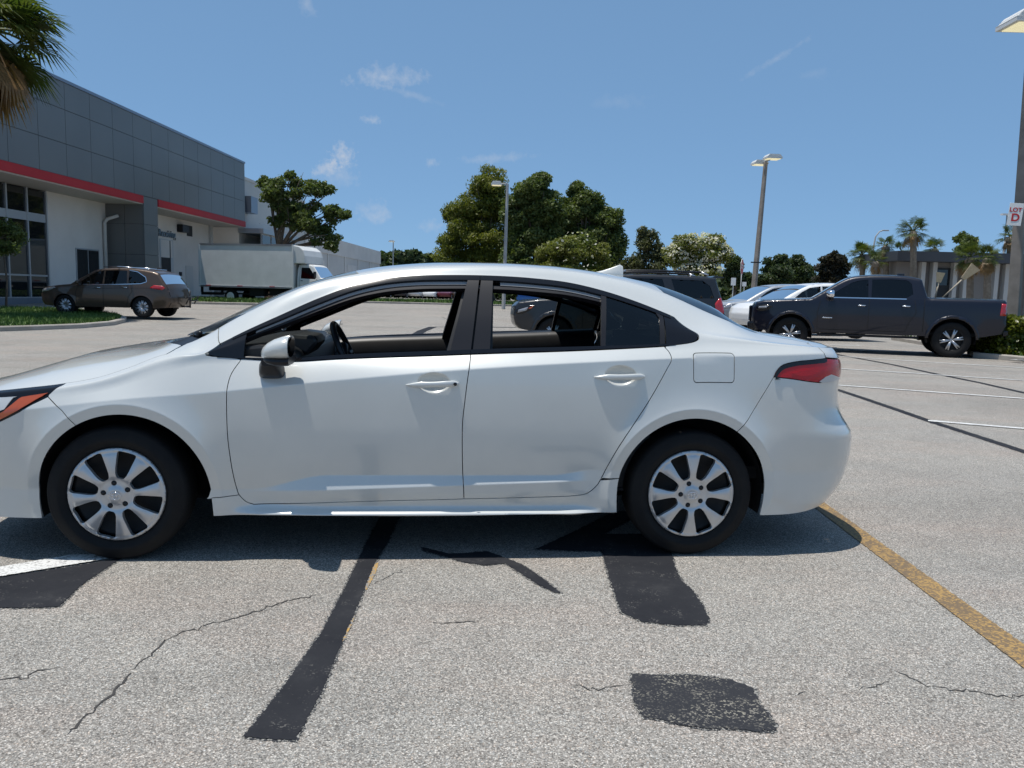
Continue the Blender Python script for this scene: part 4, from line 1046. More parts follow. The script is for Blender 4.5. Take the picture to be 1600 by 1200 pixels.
class Veh:
    def __init__(s, name, W, L, top, zrock, axles, arch_r, wheel_z, zbelt, th=.30, rr=.07, endk=.12, crown=.05, wide=None):
        s.W = W/2; s.L = L; s.zbelt = zbelt; s.th = th; s.rr = rr; s.endk = endk; s.crown = crown; s.top = top
        rear_bot, front_bot = top[-1], top[0]
        bot = []
        for ax in sorted(axles, reverse=True): bot += [(ax+arch_r+.03, zrock)]+arc_pts(ax, wheel_z, arch_r, zrock)+[(ax-arch_r-.03, zrock)]
        s.outline = list(top)+bot; s.axles = axles; s.arch_r = arch_r; s.wz = wheel_z; s.zrock = zrock
        if area2(s.outline) < 0: pass
    def ymap(s, x, z, d):
        y = s.W-s.th*np.maximum(z-s.zbelt, 0)**1.0-.10*np.clip((s.zbelt*.62-z)/.5, 0, 1)**1.5*.4-.015*np.clip((z-s.zbelt+.25)/.25, 0, 1)**2
        e = np.clip(np.abs(x-s.L/2)/(s.L/2), 0, 1); y = y*(1-s.endk*e**7)
        for ax in s.axles:
            r = np.sqrt((x-ax)**2+(z-s.wz)**2)-s.arch_r; y = y+.02*np.exp(-np.clip(r, 0, 1)/.07)*(z < s.zbelt)
        r = s.rr; dd = np.clip(d, 0, r); return y-(r-np.sqrt(np.maximum(r*r-(r-dd)**2, 0)))
    def topdist(s, P):
        T = np.array(s.top); best = np.full(len(P), 1e9)
        for A, B in zip(T[:-1], T[1:]):
            dv = B-A; t = np.clip(((P-A)@dv)/max(dv@dv, 1e-12), 0, 1); best = np.minimum(best, np.linalg.norm(P-(A+t[:, None]*dv), axis=1))
        return best
    def side(s, loops, h=.09, lift=0.0):
        loops = [resample(l, .06) for l in loops]
        ex = []
        if loops[0] is not None:
            for d in (.12, .35, .7, 1.0): ex += [q for q in offset_loop(resample(s.outline, .06), s.rr*d)]
        V, F = cdt(loops, h, ex); y = s.ymap(V[:, 0], V[:, 1], s.topdist(V))+lift
        return V, F, y
    def mesh_sides(s, mb, V, F, y, sg):
        P = [(a, -sg*q, b) for (a, b), q in zip(V, y)]; fs = []
        for f in F:
            f = tuple(int(i) for i in f); A = area2([V[i] for i in f]); f = f if A > 0 else f[::-1]; fs.append(f if sg > 0 else f[::-1])
        mb.add(P, fs, True)
    def build(s, root, paint_, windows, glassm, strip_glass, seams=(), both=True):
        V, F, y = s.side([s.outline]+windows); mb = MB()
        for sg in (1, -1): s.mesh_sides(mb, V, F, y, sg)
        T = resample_open(s.top, .06)
        T = np.array(T); ye = s.ymap(T[:, 0], T[:, 1], np.zeros(len(T)))
        vv = np.linspace(-1, 1, 11); g = MB()
        rows = []
        for (x, z), yy in zip(T, ye):
            bulge = s.crown
            nrm = 1.0
            rows.append([(x+(-.09 if x < .35 else (.07 if x > s.L-.35 else 0))*(1-abs(v)**3)*1.0, yy*v, z+(bulge*(1-v*v) if z > s.zbelt-.2 and .25 < x < s.L-.1 else 0)) for v in vv])
        segs = {False: MB()}; gsegs = [MB() for _ in strip_glass]
        for i in range(len(T)-1):
            xm, zm = (T[i]+T[i+1])/2; gi = [k for k, (a, b) in enumerate(strip_glass) if a <= xm <= b and zm > s.zbelt-.02]
            m = gsegs[gi[0]] if gi else segs[False]; m.sheet([rows[i], rows[i+1]])
        mb.add(segs[False].v, segs[False].f, True)
        me = mb.mesh('body', paint_); bm = bmesh.new(); bm.from_mesh(me); bmesh.ops.remove_doubles(bm, verts=bm.verts, dist=.002); bm.to_mesh(me); bm.free()
        me.set_sharp_from_angle(angle=R_(50)); me.polygons.foreach_set('use_smooth', [True]*len(me.polygons))
        body = linkmesh('body', me, root)
        for gk, gs in enumerate(gsegs):
            if not gs.v: continue
            nm = 'windshield' if gk == 0 else 'rear_window'
            me = gs.mesh(nm, glassm); bm = bmesh.new(); bm.from_mesh(me); bmesh.ops.remove_doubles(bm, verts=bm.verts, dist=.002); bm.to_mesh(me); bm.free(); linkmesh(nm, me, root)
        for wl in windows:
            wl2 = offset_loop(resample(wl, .06), .0); Vw, Fw = cdt([wl2], .12); yw = s.ymap(Vw[:, 0], Vw[:, 1], np.full(len(Vw), 9.))-.012
            for sg in (1, -1):
                m = MB(); s.mesh_sides(m, Vw, Fw, yw, sg); linkmesh('window', m.mesh('window', glassm), root)
        for pts, w, mt, nm in seams:
            for sg in (1, -1):
                P = np.array(resample_open(pts, .05)); tn = np.gradient(P, axis=0); tn /= np.maximum(np.linalg.norm(tn, axis=1, keepdims=True), 1e-9); n2 = np.stack([-tn[:, 1], tn[:, 0]], 1)*w/2
                m = MB(); A, B = P+n2, P-n2
                ya, yb = (s.ymap(q[:, 0], q[:, 1], s.topdist(q))+.004 for q in (A, B))
                m.sheet([[(a[0], -sg*q, a[1]) for a, q in zip(A, ya)], [(a[0], -sg*q, a[1]) for a, q in zip(B, yb)]]); linkmesh(nm, m.mesh(nm, mt), root)
        ins = MB()
        for ax in s.axles:
            for sg in (1, -1):
                th = np.linspace(-.2, math.pi+.2, 16); r = s.arch_r+.012
                ins.sheet([[(ax+r*math.cos(a), -sg*yy, s.wz+r*math.sin(a)) for a in th] for yy in (s.W-.05, s.W-.45)]); ins.add([(ax, -sg*(s.W-.45), s.wz)]+[(ax+r*math.cos(a), -sg*(s.W-.45), s.wz+r*math.sin(a)) for a in th], [(0, i, i+1) for i in range(1, 16)])
        ins.box2((.4, -s.W+.15, s.zrock+.02), (s.L-.4, s.W-.15, s.zrock+.10))
        ins.build('underbody', well, root)
        return body
    def patch(s, name, poly, material, parent, lift=.006, sides=(1, -1), h=.06, thick=True):
        for sg in sides:
            V, F = cdt([resample(poly, .04)], h); y = s.ymap(V[:, 0], V[:, 1], s.topdist(V))+lift; m = MB(); s.mesh_sides(m, V, F, y, sg)
            o = linkmesh(name, m.mesh(name, material), parent)
            md = o.modifiers.new('thick', 'SOLIDIFY'); md.thickness = .02; md.offset = -1
    def yat(s, x, z): return float(s.ymap(np.array([x]), np.array([z]), np.array([9.]))[0])
def resample_open(pts, h):
    out = []
    for p, q in zip(pts[:-1], pts[1:]):
        p, q = np.array(p, float), np.array(q, float); n = max(1, int(np.ceil(np.linalg.norm(q-p)/h)))
        for k in range(n): out.append(tuple(p+(q-p)*k/n))
    out.append(tuple(pts[-1])); return out
def sm(pts, n=4): return smooth_line(pts, n)
def handle_bar(root, v, x, z, material, l=.2):
    for sg in (1, -1):
        y = v.yat(x, z); m = MB(); m.tube([(x-l/2, -sg*(y+.005), z), (x-l/2+.03, -sg*(y+.035), z), (x+l/2-.03, -sg*(y+.035), z), (x+l/2, -sg*(y+.005), z)], .016, 8); m.build('door_handle', material, root)
def veh_mirror(root, v, x, z, material, sc=1.0, low=satin_black):
    for sg in (1, -1):
        y = v.yat(x, z); S5 = sellipse(16, 3)
        secs = [[(x-.07*sc+.16*sc*t, -sg*(y+.15*sc+.12*sc*k*p), z+.06*sc+.085*sc*k*q) for p, q in S5] for t, k in ((0, .5), (.15, .8), (.5, 1), (.9, 1), (1, .9))]
        mo = sweep(secs, 'side_mirror', material, root); m = MB(); m.tube([(x, -sg*(y-.02), z-.03), (x+.02, -sg*(y+.12*sc), z+.01)], .035, 8); m.build('mirror_arm', low, mo)
def place(root, P, z, yaw): root.location = (P[0], P[1], z); root.rotation_euler = (0, 0, yaw)
def interior(root, x0, x1, W, z0, z1):
    m = MB(); m.box2((x0, -W, z0), (x1, W, z1)); m.build('cabin_floor', cloth_dark, root)
    for yc in (-W*.5, W*.5):
        for xs_ in (x0+(x1-x0)*.38, x0+(x1-x0)*.78):
            q = MB(); q.box2((xs_, yc-.23, z1), (xs_+.16, yc+.23, z1+.42)); q.box2((xs_+.02, yc-.12, z1+.42), (xs_+.12, yc+.12, z1+.58)); q.build('seat', cloth_dark, root, bevel=.04)

# --- dark pickup truck
pk = empty('pickup_truck'); tag(pk, 'dark blue-grey crew-cab pickup truck backed up to the clipped hedge', 'pickup truck')
ptop = [(.10, .50), (.02, .62), (0, .80), (.02, 1.08), (.10, 1.22), (.28, 1.27), (.9, 1.31), (1.42, 1.345)]+sm([(1.42, 1.345), (1.75, 1.56), (2.05, 1.76), (2.28, 1.88), (2.55, 1.94), (3.0, 1.965), (3.5, 1.955), (3.86, 1.90), (3.95, 1.86)], 3)[1:]+[(4.08, 1.45), (4.12, 1.425), (5.0, 1.42), (5.74, 1.41), (5.78, 1.36), (5.80, 1.0), (5.82, .80), (5.76, .62)]
pv = Veh('pickup', 2.03, 5.82, ptop, .50, (.98, 4.66), .515, .43, 1.30, .34, .07, .10, .03)
wp1 = [(1.83, 1.40), (2.12, 1.60), (2.36, 1.76), (2.58, 1.83), (2.74, 1.845), (2.76, 1.40)]
wp2 = [(2.83, 1.40), (2.83, 1.848), (3.3, 1.86), (3.62, 1.84), (3.72, 1.76), (3.76, 1.50), (3.60, 1.40)]
seamP = [([(1.62, .56), (1.60, 1.0), (1.66, 1.30)], .012, well, 'door_seam'), ([(2.79, .56), (2.79, 1.38)], .012, well, 'door_seam'), ([(3.80, 1.36), (3.85, 1.05), (3.70, .80), (3.62, .58)], .012, well, 'door_seam'), ([(4.02, 1.40), (4.02, .60)], .014, well, 'bed_seam'), ([(1.66, .58), (3.6, .58)], .012, well, 'door_seam'), ([(1.83, 1.385), (3.62, 1.385)], .025, chrome, 'belt_trim')]
pb = pv.build(pk, dark_paint, [wp1, wp2], glass_dark, [(1.46, 2.26), (3.97, 4.06)], seamP)
wsP = wheel_set(.43, .27, 6, .27)
for ax in (.98, 4.66):
    for sg in (1, -1): add_wheel(pk, ax, -sg*1.0, .43, sg, wsP)
for ax in (.98, 4.66):
    fl = [(ax+(.515+.075)*math.cos(t), .43+(.515+.075)*math.sin(t)) for t in np.linspace(.05, math.pi-.05, 18)]+[(ax+.516*math.cos(t), .43+.516*math.sin(t)) for t in np.linspace(math.pi-.05, .05, 18)]
    pv.patch('fender_flare', fl, satin_black if False else dark_paint, pk, .022)
handle_bar(pk, pv, 2.62, 1.20, chrome); handle_bar(pk, pv, 3.62, 1.21, chrome); veh_mirror(pk, pv, 1.86, 1.40, chrome, 1.15)
pv.patch('headlight', [(.10, 1.02), (.12, 1.13), (.40, 1.16), (.52, 1.13), (.42, 1.04), (.25, .99)], gloss_black, pk, .012)
pv.patch('headlight_lens', [(.16, 1.06), (.17, 1.11), (.40, 1.13), (.36, 1.07)], lamp_clear, pk, .02)
pv.patch('taillight', [(5.64, 1.04), (5.66, 1.33), (5.765, 1.32), (5.775, 1.04)], tail_red, pk, .012)
pv.patch('badge', [(1.72, .86), (1.72, .885), (1.96, .885), (1.96, .86)], chrome, pk, .006)
gq = MB(); gq.box2((-.075, -.72, .72), (-.02, .72, 1.13)); gr_ = gq.build('grille', gloss_black, pk, bevel=.03)
for k in range(6):
    q = MB(); q.box2((-.095, -.66, .76+k*.062), (-.07, .66, .785+k*.062)); q.build('grille_bar', chrome, gr_)
for k in range(9):
    q = MB(); q.box2((-.092, -.62+k*.155-.01, .74), (-.074, -.62+k*.155+.01, 1.11)); q.build('grille_bar', gloss_black, gr_)
q = MB(); q.box2((-.10, -.92, .50), (.12, .92, .72)); q.build('bumper', gloss_black, pk, bevel=.05)
q = MB(); q.box2((5.74, -.90, .55), (5.86, .90, .70)); q.build('bumper', gloss_black, pk, bevel=.04)
q = MB(); q.box2((3.45, -.10, 1.985), (3.62, -.02, 2.03)); q.build('roof_fin', dark_paint, pk, bevel=.015)
q = MB(); q.box2((1.62, -.96, .42), (3.95, -.88, .48)); q.box2((1.62, .88, .42), (3.95, .96, .48)); q.build('step_board', satin_black, pk, bevel=.02)
interior(pk, 1.6, 3.85, .85, .7, 1.05)
Pr = np.array(G(1484, 559)); Pf = np.array(at_depth(1240, 520, 20.25))
yawp = math.atan2(Pr[1]-Pf[1], Pr[0]-Pf[0]); c_, s_ = math.cos(yawp), math.sin(yawp)
# near-side rear tyre outer face sits at local (4.66, -1.0)
ox = Pr[0]-(4.66*c_+1.0*s_); oy = Pr[1]-(4.66*s_-1.0*c_)
place(pk, (ox, oy), 0, yawp)
straw = varied('straw', (.33, .26, .16), (.42, .34, .22), 20, .9); woodh = varied('wood_handle', (.35, .30, .22), (.42, .36, .28), 8, .8)
for lab, a, b, w0, w1 in (('upright straw broom standing in the pickup bed', (4.38, .1, 1.0), (4.46, .1, 1.66), .05, .10), ('slanted straw broom leaning across the pickup bed', (4.55, .25, 1.0), (5.25, .25, 1.82), .05, .13)):
    br = empty('broom'); a, b = Vector(a), Vector(b); d = (b-a).normalized(); mid_ = a.lerp(b, .62)
    m = MB(); m.tube([a, mid_], .02, 8); m.build('broom_handle', woodh, br)
    m = MB(); sx = Vector((d.z, 0, -d.x))
    m.add([mid_-sx*w0+Vector((0, -.03, 0)), mid_+sx*w0+Vector((0, -.03, 0)), b+sx*w1+Vector((0, -.04, 0)), b-sx*w1+Vector((0, -.04, 0)), mid_-sx*w0+Vector((0, .03, 0)), mid_+sx*w0+Vector((0, .03, 0)), b+sx*w1+Vector((0, .04, 0)), b-sx*w1+Vector((0, .04, 0))], [(0, 1, 2, 3), (7, 6, 5, 4), (0, 4, 5, 1), (1, 5, 6, 2), (2, 6, 7, 3), (3, 7, 4, 0)])
    m.build('bristles', straw, br); tag(br, lab, 'broom'); br.location = (ox, oy, 0.4); br.rotation_euler = (0, 0, yawp); br.location.z = .42

# --- dark grey SUV behind the sedan
sv = empty('suv'); tag(sv, 'dark grey four-wheel-drive wagon with roof rails parked behind the sedan', 'suv')
stop_ = [(.14, .50), (.04, .60), (0, .78), (.03, 1.0), (.12, 1.10), (.6, 1.17), (1.30, 1.22)]+sm([(1.30, 1.22), (1.62, 1.44), (1.95, 1.66), (2.15, 1.735), (2.6, 1.775), (3.3, 1.78), (4.1, 1.765), (4.50, 1.74)], 3)[1:]+[(4.52, 1.66), (4.66, 1.20), (4.72, .95), (4.80, .85), (4.82, .62), (4.74, .50)]
vv_ = Veh('suv', 1.92, 4.83, stop_, .45, (.93, 3.72), .445, .385, 1.17, .26, .07, .10, .02)
ws1 = [(1.72, 1.24), (2.05, 1.58), (2.26, 1.66), (2.52, 1.675), (2.50, 1.24)]; ws2 = [(2.58, 1.24), (2.60, 1.68), (3.30, 1.685), (3.42, 1.30), (3.36, 1.24)]; ws3 = [(3.62, 1.30), (3.50, 1.68), (4.20, 1.665), (4.36, 1.55), (4.46, 1.28), (3.66, 1.26)]
vv_.build(sv, grey_paint, [ws1, ws2, ws3], glass_dark, [(1.34, 2.12), (4.525, 4.66)], [([(1.55, .5), (1.56, 1.18)], .012, well, 'door_seam'), ([(2.54, .5), (2.54, 1.22)], .012, well, 'door_seam'), ([(3.45, 1.2), (3.40, .95), (3.25, .75), (3.2, .5)], .012, well, 'door_seam'), ([(4.30, .95), (4.68, .95)], .012, well, 'bumper_seam')])
wsS = wheel_set(.385, .235, 6, .25)
for ax in (.93, 3.72):
    for sg in (1, -1): add_wheel(sv, ax, -sg*.95, .385, sg, wsS)
    fl = [(ax+.53*math.cos(t), .385+.53*math.sin(t)) for t in np.linspace(.05, math.pi-.05, 18)]+[(ax+.446*math.cos(t), .385+.446*math.sin(t)) for t in np.linspace(math.pi-.05, .05, 18)]
    vv_.patch('fender_flare', fl, grey_paint, sv, .02)
vv_.patch('headlight', [(.05, .82), (.06, .93), (.36, 1.02), (.50, 1.03), (.36, .90), (.2, .83)], gloss_black, sv, .012)
vv_.patch('headlight_lens', [(.10, .85), (.12, .92), (.34, .99), (.30, .91)], lamp_clear, sv, .018); vv_.patch('side_marker', [(.33, .955), (.47, 1.02), (.40, .95)], amber_lens, sv, .019)
vv_.patch('taillight', [(4.47, 1.16), (4.50, .98), (4.66, .92), (4.70, 1.0), (4.62, 1.30), (4.56, 1.28)], tail_red, sv, .016)
handle_bar(sv, vv_, 2.40, 1.08, grey_paint); handle_bar(sv, vv_, 3.35, 1.10, grey_paint); veh_mirror(sv, vv_, 1.78, 1.22, grey_paint)
for sg in (1, -1):
    m = MB(); yr = vv_.yat(3, 1.74)-.10; m.tube([(2.35, sg*yr, 1.79), (2.45, sg*yr, 1.85), (3.2, sg*yr, 1.865), (4.2, sg*yr, 1.85), (4.32, sg*yr, 1.78)], .022, 8); rl = m.build('roof_rail', satin_black, sv)
    for xa, xb in ((2.33, 2.5), (4.18, 4.34)):
        q = MB(); q.tube([(xa, sg*yr, 1.795 if xa < 3 else 1.852), (xb, sg*yr, 1.855 if xa < 3 else 1.785)], .026, 8); q.build('rail_tip', alloy, rl)
q = MB(); q.prism([(4.44, 1.755), (4.50, 1.785), (4.70, 1.765), (4.70, 1.74), (4.5, 1.73)], -.66, .66, lambda p, q_, h: (p, h, q_)); q.build('roof_spoiler', grey_paint, sv)
interior(sv, 1.4, 4.3, .80, .65, .98)
Pn = at_depth(803, 500, 17.6); yaws = R_(-1.5)
place(sv, (Pn[0]+.96*math.sin(-yaws)*0, Pn[1]+.96), 0, yaws)

# --- brown crossover by the showroom
bv = empty('crossover'); tag(bv, 'brown metallic crossover with a rack on its hitch beside the showroom', 'suv')
btop = [(.12, .36), (.02, .50), (0, .70), (.06, .88), (.25, .98), (.7, 1.05), (1.12, 1.09)]+sm([(1.12, 1.09), (1.5, 1.33), (1.85, 1.53), (2.1, 1.62), (2.5, 1.675), (3.0, 1.685), (3.6, 1.65), (4.05, 1.585)], 3)[1:]+[(4.22, 1.52), (4.48, 1.16), (4.56, 1.0), (4.64, .72), (4.64, .52), (4.56, .36)]
bvv = Veh('crossover', 1.84, 4.66, btop, .33, (.93, 3.68), .40, .36, 1.06, .28, .08, .12, .03)
wb1 = [(1.42, 1.10), (1.78, 1.38), (2.05, 1.53), (2.30, 1.58), (2.30, 1.12)]; wb2 = [(2.36, 1.12), (2.36, 1.585), (2.8, 1.60), (3.12, 1.59), (3.16, 1.14)]; wb3 = [(3.22, 1.15), (3.20, 1.585), (3.50, 1.55), (3.78, 1.38), (3.86, 1.26), (3.70, 1.17)]
bvv.build(bv, brown_paint, [wb1, wb2, wb3], glass_dark, [(1.18, 1.98), (4.24, 4.48)], [([(1.38, .40), (1.34, .8), (1.44, 1.05)], .012, well, 'door_seam'), ([(2.33, .38), (2.33, 1.08)], .012, well, 'door_seam'), ([(3.30, 1.10), (3.36, .9), (3.22, .70), (3.15, .38)], .012, well, 'door_seam'),
    ([(1.36, 1.085), (2.4, 1.10), (3.2, 1.135), (3.66, 1.16), (3.85, 1.23), (3.80, 1.38), (3.5, 1.56), (3.2, 1.61)], .022, chrome, 'window_trim'), ([(.9, 1.02), (2.0, .96), (3.1, 1.0), (4.2, 1.02)], .008, well, 'crease_shade_line')])  # last strip is a dark painted line imitating shade along a crease
wsB = wheel_set(.36, .245, 10, .24)
for ax in (.93, 3.68):
    for sg in (1, -1): add_wheel(bv, ax, -sg*.90, .36, sg, wsB)
bvv.patch('taillight', [(3.98, 1.02), (4.12, 1.12), (4.42, 1.10), (4.50, 1.02), (4.40, .96)], tail_red, bv, .012)
bvv.patch('headlight', [(.08, .80), (.12, .90), (.55, 1.0), (.62, .96), (.35, .84)], lamp_clear, bv, .012)
handle_bar(bv, bvv, 2.15, .99, chrome); handle_bar(bv, bvv, 3.1, 1.02, chrome); veh_mirror(bv, bvv, 1.5, 1.10, brown_paint, .9)
q = MB(); q.tube([(2.2, -.62, 1.70), (2.8, -.64, 1.73), (3.8, -.62, 1.66)], .018, 6); q.tube([(2.2, .62, 1.70), (2.8, .64, 1.73), (3.8, .62, 1.66)], .018, 6); q.build('roof_rail', chrome, bv)
q = MB(); q.box2((3.78, -.03, 1.68), (3.92, .03, 1.74)); q.build('roof_fin', brown_paint, bv, bevel=.01)
q = MB(); q.tube([(4.5, 0, .40), (4.95, 0, .40)], .03, 8); q.tube([(4.95, 0, .36), (4.95, 0, .95)], .028, 8); q.tube([(4.95, -.35, .72), (4.95, .35, .72)], .02, 8); q.tube([(4.95, -.3, .5), (5.12, -.3, .78)], .02, 6); q.tube([(4.95, .3, .5), (5.12, .3, .78)], .02, 6); q.tube([(5.1, -.3, .62), (5.1, .3, .62)], .02, 6)
q.build('hitch_rack', satin_black, bv)
interior(bv, 1.2, 3.9, .75, .55, .85)
Br = at_depth(222, 496.5, 27.0); Bf = at_depth(97, 489, 27.2); yawb = math.atan2(Br[1]-Bf[1], Br[0]-Bf[0]); c_, s_ = math.cos(yawb), math.sin(yawb)
place(bv, (Br[0]-(3.68*c_+.9*s_), Br[1]-(3.68*s_-.9*c_)), gz(Br[0], Br[1])+.0, yawb)
bv.location.z = Br[2]

# --- white crossovers in the row behind the pickup
def white_crossover(lab, paint_, roofm, P, yaw, H=1.0):
    cv = empty('crossover'); tag(cv, lab, 'suv', 'crossovers in the row behind the pickup')
    ct = [(.12, .36), (.02, .52), (0, .72), (.08, .92), (.3, 1.04), (.95, 1.14)]+sm([(.95, 1.14), (1.35, 1.37), (1.75, 1.57), (2.05, 1.68), (2.5, 1.74), (3.2, 1.76), (4.0, 1.70), (4.3, 1.62)], 3)[1:]+[(4.5, 1.35), (4.66, 1.05), (4.72, .8), (4.70, .5), (4.6, .36)]
    v = Veh('crossover', 1.88, 4.74, ct, .33, (.93, 3.70), .40, .36, 1.10, .28, .08, .12, .03)
    w1 = [(1.30, 1.15), (1.72, 1.46), (2.0, 1.60), (2.38, 1.655), (2.36, 1.17)]; w2 = [(2.43, 1.17), (2.44, 1.66), (3.2, 1.67), (3.28, 1.2)]; w3 = [(3.35, 1.2), (3.3, 1.665), (3.9, 1.61), (4.15, 1.45), (4.15, 1.25)]
    v.build(cv, paint_, [w1, w2, w3], glass_mid, [(1.0, 2.0), (4.32, 4.6)], [([(2.4, .4), (2.4, 1.14)], .012, well, 'door_seam'), ([(1.3, .4), (1.28, 1.1)], .012, well, 'door_seam')])
    w_ = wheel_set(.36, .24, 5, .24)
    for ax in (.93, 3.70):
        for sg in (1, -1): add_wheel(cv, ax, -sg*.92, .36, sg, w_)
    v.patch('headlight', [(.06, .82), (.1, .95), (.5, 1.04), (.55, .98), (.3, .86)], lamp_clear, cv, .012); v.patch('taillight', [(4.3, 1.0), (4.35, 1.2), (4.6, 1.12), (4.64, .95)], tail_red, cv, .012)
    veh_mirror(cv, v, 1.4, 1.14, paint_, .9); handle_bar(cv, v, 2.2, 1.02, paint_); handle_bar(cv, v, 3.15, 1.05, paint_); interior(cv, 1.1, 4.0, .75, .55, .88)
    place(cv, P, .10, yaw); return cv
PA = at_depth(1122, 470, 28.4); PB = at_depth(1168, 470, 25.0)
white_crossover('white crossover parked between the pickup and a paler car', white_paint, None, (PB[0], PB[1]+.9), R_(9), 1.0)
ca = white_crossover('silver crossover with a dark roof behind the white crossover', silver_paint, None, (PA[0], PA[1]+.9), R_(9), 1.0)

# --- white box truck
bt = empty('box_truck'); tag(bt, 'white box truck parked on the far side of the grass strip', 'truck')
# local x forward along +X of the truck (front at +), rear at 0
m = MB(); m.box2((0, -1.2, .98), (6.1, 1.2, 3.45)); bx = m.build('cargo_box', truck_white, bt, bevel=.03)
for zz in (.98, 3.45):
    for yy in (-1.21, 1.21):
        q = MB(); q.box2((-.02, yy-.02, zz-.05), (6.12, yy+.02, zz+.05)); q.build('corner_rail', alloy, bx)
for xx in (0, 6.1):
    for yy in (-1.21, 1.21):
        q = MB(); q.box2((xx-.05, yy-.025, .95), (xx+.05, yy+.025, 3.48)); q.build('corner_post', truck_white, bx)
q = MB(); q.prism([(6.1, 2.4), (6.1, 3.46), (6.45, 3.40), (6.75, 3.18), (6.86, 2.85), (6.86, 2.4)], -1.15, 1.15, lambda p, q_, h: (p, h, q_)); q.build('nose_cone', truck_white, bt, bevel=.05)
cabt = [(6.25, .55), (6.25, 2.05), (6.30, 2.32), (6.5, 2.38), (7.05, 2.36), (7.25, 2.28), (7.75, 1.60), (8.7, 1.42), (8.95, 1.25), (9.0, .70), (8.9, .5)]
cvv = Veh('cab', 2.05, 9.0, [(a, b) for a, b in cabt], .5, (8.15,), .47, .40, 1.5, .16, .06, .0, .02); cvv.L = 9.0
cw = [(6.5, 1.55), (6.5, 2.18), (7.02, 2.18), (7.45, 1.60), (7.4, 1.52)]
cab = cvv.build(bt, truck_white, [cw], glass_dark, [(7.27, 7.74)], [([(6.42, .6), (6.42, 2.25)], .015, well, 'door_seam'), ([(7.5, .6), (7.5, 1.55)], .015, well, 'door_seam')])
wst = wheel_set(.40, .25, 5, .28); whm = mat('white_steel_rim', (.65, .65, .63), .45)
for ax, w_ in ((1.95, 1.08), (8.15, 1.02)):
    for sg in (1, -1): add_wheel(bt, ax, -sg*w_, .40, sg, wst, whm)
hb = MB(); 
for ax in (1.95,):
    for sg in (1, -1): hb.lathe([(0, .02), (.20, .02), (.25, -.01)], 20, 'y', (ax, -sg*1.085 if sg > 0 else 1.06, .40))
q = MB(); q.lathe([(0, 0), (.14, -.03), (.22, .0), (.25, .01)], 24, 'y', (1.95, -1.10, .40)); q.build('hub_plate', whm, bt)
q = MB(); q.box2((.1, -.45, .72), (8.6, -.32, .95)); q.box2((.1, .32, .72), (8.6, .45, .95)); q.box2((3.2, -1.05, .45), (4.1, -.5, .9)); q.box2((4.5, -1.05, .5), (5.3, -.6, .9)); q.build('chassis', well, bt)
q = MB(); q.box2((.0, -1.1, .45), (.12, 1.1, .62)); q.box2((-.02, -1.1, .6), (.1, -1.0, 1.0)); q.box2((-.02, 1.0, .6), (.1, 1.1, 1.0)); q.build('bumper', well, bt)
for k in range(6):
    q = MB(); q.box2((.4+k*1.05, -1.236, 1.0), (.75+k*1.05, -1.228, 1.05)); q.build('reflector_strip', tail_red if k % 2 == 0 else truck_white, bx)
q = MB(); q.box2((7.45, -1.32, 1.6), (7.52, -1.08, 1.95)); q.build('side_mirror', satin_black, bt)
q = MB(); q.box2((6.5, -1.035, 1.40), (6.62, -1.02, 1.44)); q.build('door_handle', satin_black, bt)
T0 = at_depth(313, 470, 47.5); T1 = at_depth(478, 474, 46.0); yawt = math.atan2(T1[1]-T0[1], T1[0]-T0[0])
place(bt, (T0[0]-1.2*math.sin(yawt), T0[1]+1.2*math.cos(yawt)), .30, yawt)
# --- far parked cars seen through the sedan's cabin
far_p = None
fcols = [('dark grey', grey_paint), ('white', white_paint), ('silver', silver_paint), ('blue-black', dark_paint), ('brown', brown_paint), ('maroon', paintmat('maroon_paint', (.10, .01, .015))), ('beige', paintmat('beige_paint', (.30, .27, .22)))]
for i, (u, k) in enumerate(((596, 0), (622, 3), (646, 2), (668, 1), (692, 5), (716, 4), (570, 6))):
    fcv = empty('parked_car'); ct = [(.1, .3), (0, .5), (.05, .75), (.8, .95), (1.2, 1.0), (1.75, 1.42), (2.2, 1.5), (3.0, 1.48), (3.7, 1.2), (4.4, 1.05), (4.5, .7), (4.4, .3)]
    v = Veh('c', 1.8, 4.5, ct, .28, (.9, 3.5), .38, .33, .98, .3, .1, .12, .03)
    v.build(fcv, fcols[k][1], [[(1.5, 1.02), (1.85, 1.36), (2.3, 1.42), (2.9, 1.40), (3.5, 1.15), (3.4, 1.04)]], glass_dark, [(1.25, 1.72), (3.05, 3.65)])
    for ax in (.9, 3.5):
        for sg in (1, -1): add_wheel(fcv, ax, -sg*.88, .33, sg, wsB)
    tag(fcv, fcols[k][0]+' car in the far row beyond the grass strip', 'car', 'cars in the far row')
    Pq = at_depth(u, 470, 98+i*.3); place(fcv, (Pq[0], Pq[1]), gz(Pq[0], Pq[1]), R_(75))
